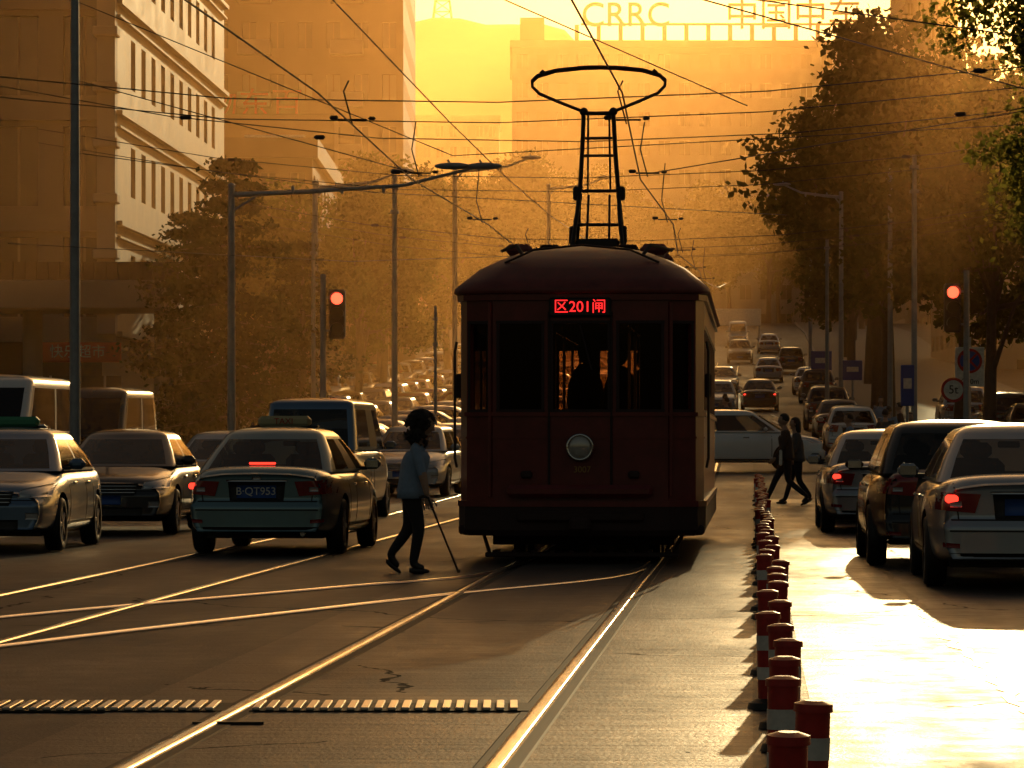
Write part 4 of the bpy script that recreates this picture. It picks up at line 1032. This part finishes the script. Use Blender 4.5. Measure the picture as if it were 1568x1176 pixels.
def tree_type(seed,H,Rr,base,leaf,ncl,per,mt,kind='broad'):
    rs=np.random.RandomState(seed); rd=random.Random(seed); tr=MB(); C=[]
    if kind=='broad':
        th=base+ (H-base)*.45; tr.tube([(0,0,-.2),(.05,0,base*.6),(.1,.05,base),(.15,.0,th)],[.26,.2,.17,.08],10,0)
        lobes=[]
        for k in range(15):
            a=rd.uniform(0,6.28); rr=Rr*rd.uniform(.15,.72); zz=rd.uniform(base+.12*(H-base),H-.18*(H-base)); f=1-.5*max(0,(zz-base)/(H-base)-.5)*2
            lobes.append((rr*math.cos(a)*f,rr*math.sin(a)*f,zz,Rr*rd.uniform(.22,.42)))
        lobes.append((0,0,H-Rr*.35,Rr*.33))
        for l in lobes:
            z0=rd.uniform(base*.75,th*.95); m_=(l[0]*.45,l[1]*.45,lerp(z0,l[2],.6)); tr.tube([(.1,0,z0),m_,(l[0],l[1],l[2])],[.1,.06,.02],6,0)
        wts=np.array([l[3]**2 for l in lobes]); wts/=wts.sum()
        for k in range(ncl):
            l=lobes[rs.choice(len(lobes),p=wts)]; d=rs.normal(size=3); d/=np.linalg.norm(d); r=l[3]*rs.uniform(.45,1.12)
            c=np.array(l[:3])+d*r*np.array([1,1,.8]); C.append(c+rs.normal(size=(per,3))*np.array([.26,.26,.2])*rs.uniform(.6,1.3))
    else:
        tr.tube([(0,0,-.2),(0,0,H*.5),(0,0,H*.97)],[.2,.12,.02],8,0)
        lev=int((H-base)/.42)
        for q in range(lev):
            z=base+q*(H-base)/lev; w=Rr*(1-(z-base)/(H-base))**.8*rd.uniform(.7,1.12)+.15
            for k in range(7):
                a=rd.uniform(0,6.28); tip=(w*math.cos(a),w*math.sin(a),z-.22*w+.15); tr.tube([(0,0,z),tip],[.035,.008],5,0)
                for t in np.linspace(.25,1,5):
                    c=np.array([tip[0]*t,tip[1]*t,z+(tip[2]-z)*t]); C.append(c+rs.normal(size=(per,3))*np.array([.2,.2,.12])*(.5+w*.35))
    C=np.concatenate(C)
    return tr.mesh('trunk',[M['bark']]),leaves_mesh('crown',C,leaf,mt)
TT={'a':tree_type(1,12,4.2,3.0,.24,520,40,M['leafA']),'b':tree_type(2,11,3.8,2.6,.24,480,40,M['leafA']),'c':tree_type(3,13,4.6,3.2,.26,560,40,M['leafA']),
    'n':tree_type(4,12,3.9,3.4,.125,760,70,M['leafB']),'k':tree_type(5,7.6,2.2,1.4,.16,0,22,M['leafC'],'con')}
def tree(k,x,y,s=1,rz=None,sz=None):
    e=empty('conifer_tree' if k=='k' else 'broadleaf_tree',(x,y,gz(y)),random.uniform(0,6.28) if rz is None else rz); e.scale=(s,s,sz or s)
    for n_,m_ in zip(('trunk','crown'),TT[k]):
        o=bpy.data.objects.new(n_,m_); COL.objects.link(o); o.parent=e
    return e
tree('n',10.0,60,1.0,1.0); tree('n',13.2,72,1.05,2.5)
tree('a',14.6,112,1.0,.3); tree('b',15.2,124,1.1); tree('c',15.0,146,1.3); tree('a',16.2,162,1.3); tree('b',18.2,180,1.25); tree('c',20,205,1.2); tree('a',21.5,232,1.2); tree('b',24,262,1.2); tree('c',28,300,1.2); tree('a',33,345,1.2)
tree('a',20,118,1.3); tree('c',23,150,1.2); tree('c',29,190,1.2)
tree('k',-7.2,94,1.1); tree('k',-8.9,100,.95); tree('k',-5.9,103,.85)
tree('b',-8.0,128,.85); tree('a',-6.0,142,.8); tree('b',-5.6,158,.9); tree('c',-6.4,178,.95); tree('a',-3.5,200,1.0); tree('b',-1,222,1.1); tree('c',.5,250,1.15); tree('a',3,280,1.15); tree('b',6,310,1.2); tree('c',8,340,1.2)
for x,y,k in ((10,395,'a'),(16,400,'b'),(22,405,'c'),(28,400,'a'),(34,396,'b'),(40,405,'c'),(19,375,'b'),(13,418,'c'),(25,420,'a'),(31,425,'b'),(2,400,'a'),(-5,390,'c'),(-8,330,'a'),(46,400,'a'),(36,370,'a'),(5,430,'b')):
    tree(k,x,y,1.25)

# ------------------------------------------------------------------ light
AZ=math.atan(.125); EL=math.radians(10)
w=bpy.data.worlds.new('World'); sc.world=w; w.use_nodes=True; nt=w.node_tree; bg=nt.nodes['Background']
sky=nt.nodes.new('ShaderNodeTexSky'); sky.sky_type='NISHITA'; sky.sun_disc=False; sky.sun_elevation=EL; sky.sun_rotation=AZ; sky.dust_density=5; sky.air_density=1.2; sky.ozone_density=1
mx=nt.nodes.new('ShaderNodeMixRGB'); mx.blend_type='MULTIPLY'; mx.inputs[0].default_value=1; mx.inputs[2].default_value=(1,.78,.56,1)
nt.links.new(sky.outputs[0],mx.inputs[1]); nt.links.new(mx.outputs[0],bg.inputs[0]); bg.inputs[1].default_value=.05
sl=bpy.data.lights.new('sun','SUN'); sl.energy=3.5; sl.angle=math.radians(.53); sl.color=(1,.58,.24)
so=bpy.data.objects.new('sun',sl); COL.objects.link(so)
dirv=Vector((math.sin(AZ)*math.cos(EL),math.cos(AZ)*math.cos(EL),math.sin(EL)))
so.rotation_euler=dirv.to_track_quat('Z','Y').to_euler(); so.location=(20,100,60)
mb=MB(); mb.box((0,341,36),(1000,558,84),0); hz=mb.obj('atmospheric_haze',[])
hm=bpy.data.materials.new('haze'); hm.use_nodes=True; nt=hm.node_tree; nt.nodes.clear(); o=nt.nodes.new('ShaderNodeOutputMaterial'); v=nt.nodes.new('ShaderNodeVolumeScatter')
v.inputs['Color'].default_value=(1,.5,.16,1); v.inputs['Density'].default_value=.00115; v.inputs['Anisotropy'].default_value=.78
nt.links.new(v.outputs[0],o.inputs['Volume']); hz.data.materials.append(hm)

# ------------------------------------------------------------------ camera
cd=bpy.data.cameras.new('camera'); cam=bpy.data.objects.new('camera',cd); COL.objects.link(cam); sc.camera=cam
cam.location=(0,0,1.29); cam.rotation_euler=(math.pi/2,0,0); cd.sensor_width=36; cd.lens=5600/1568*36; cd.shift_y=85/1568; cd.clip_end=5000; cd.clip_start=.5
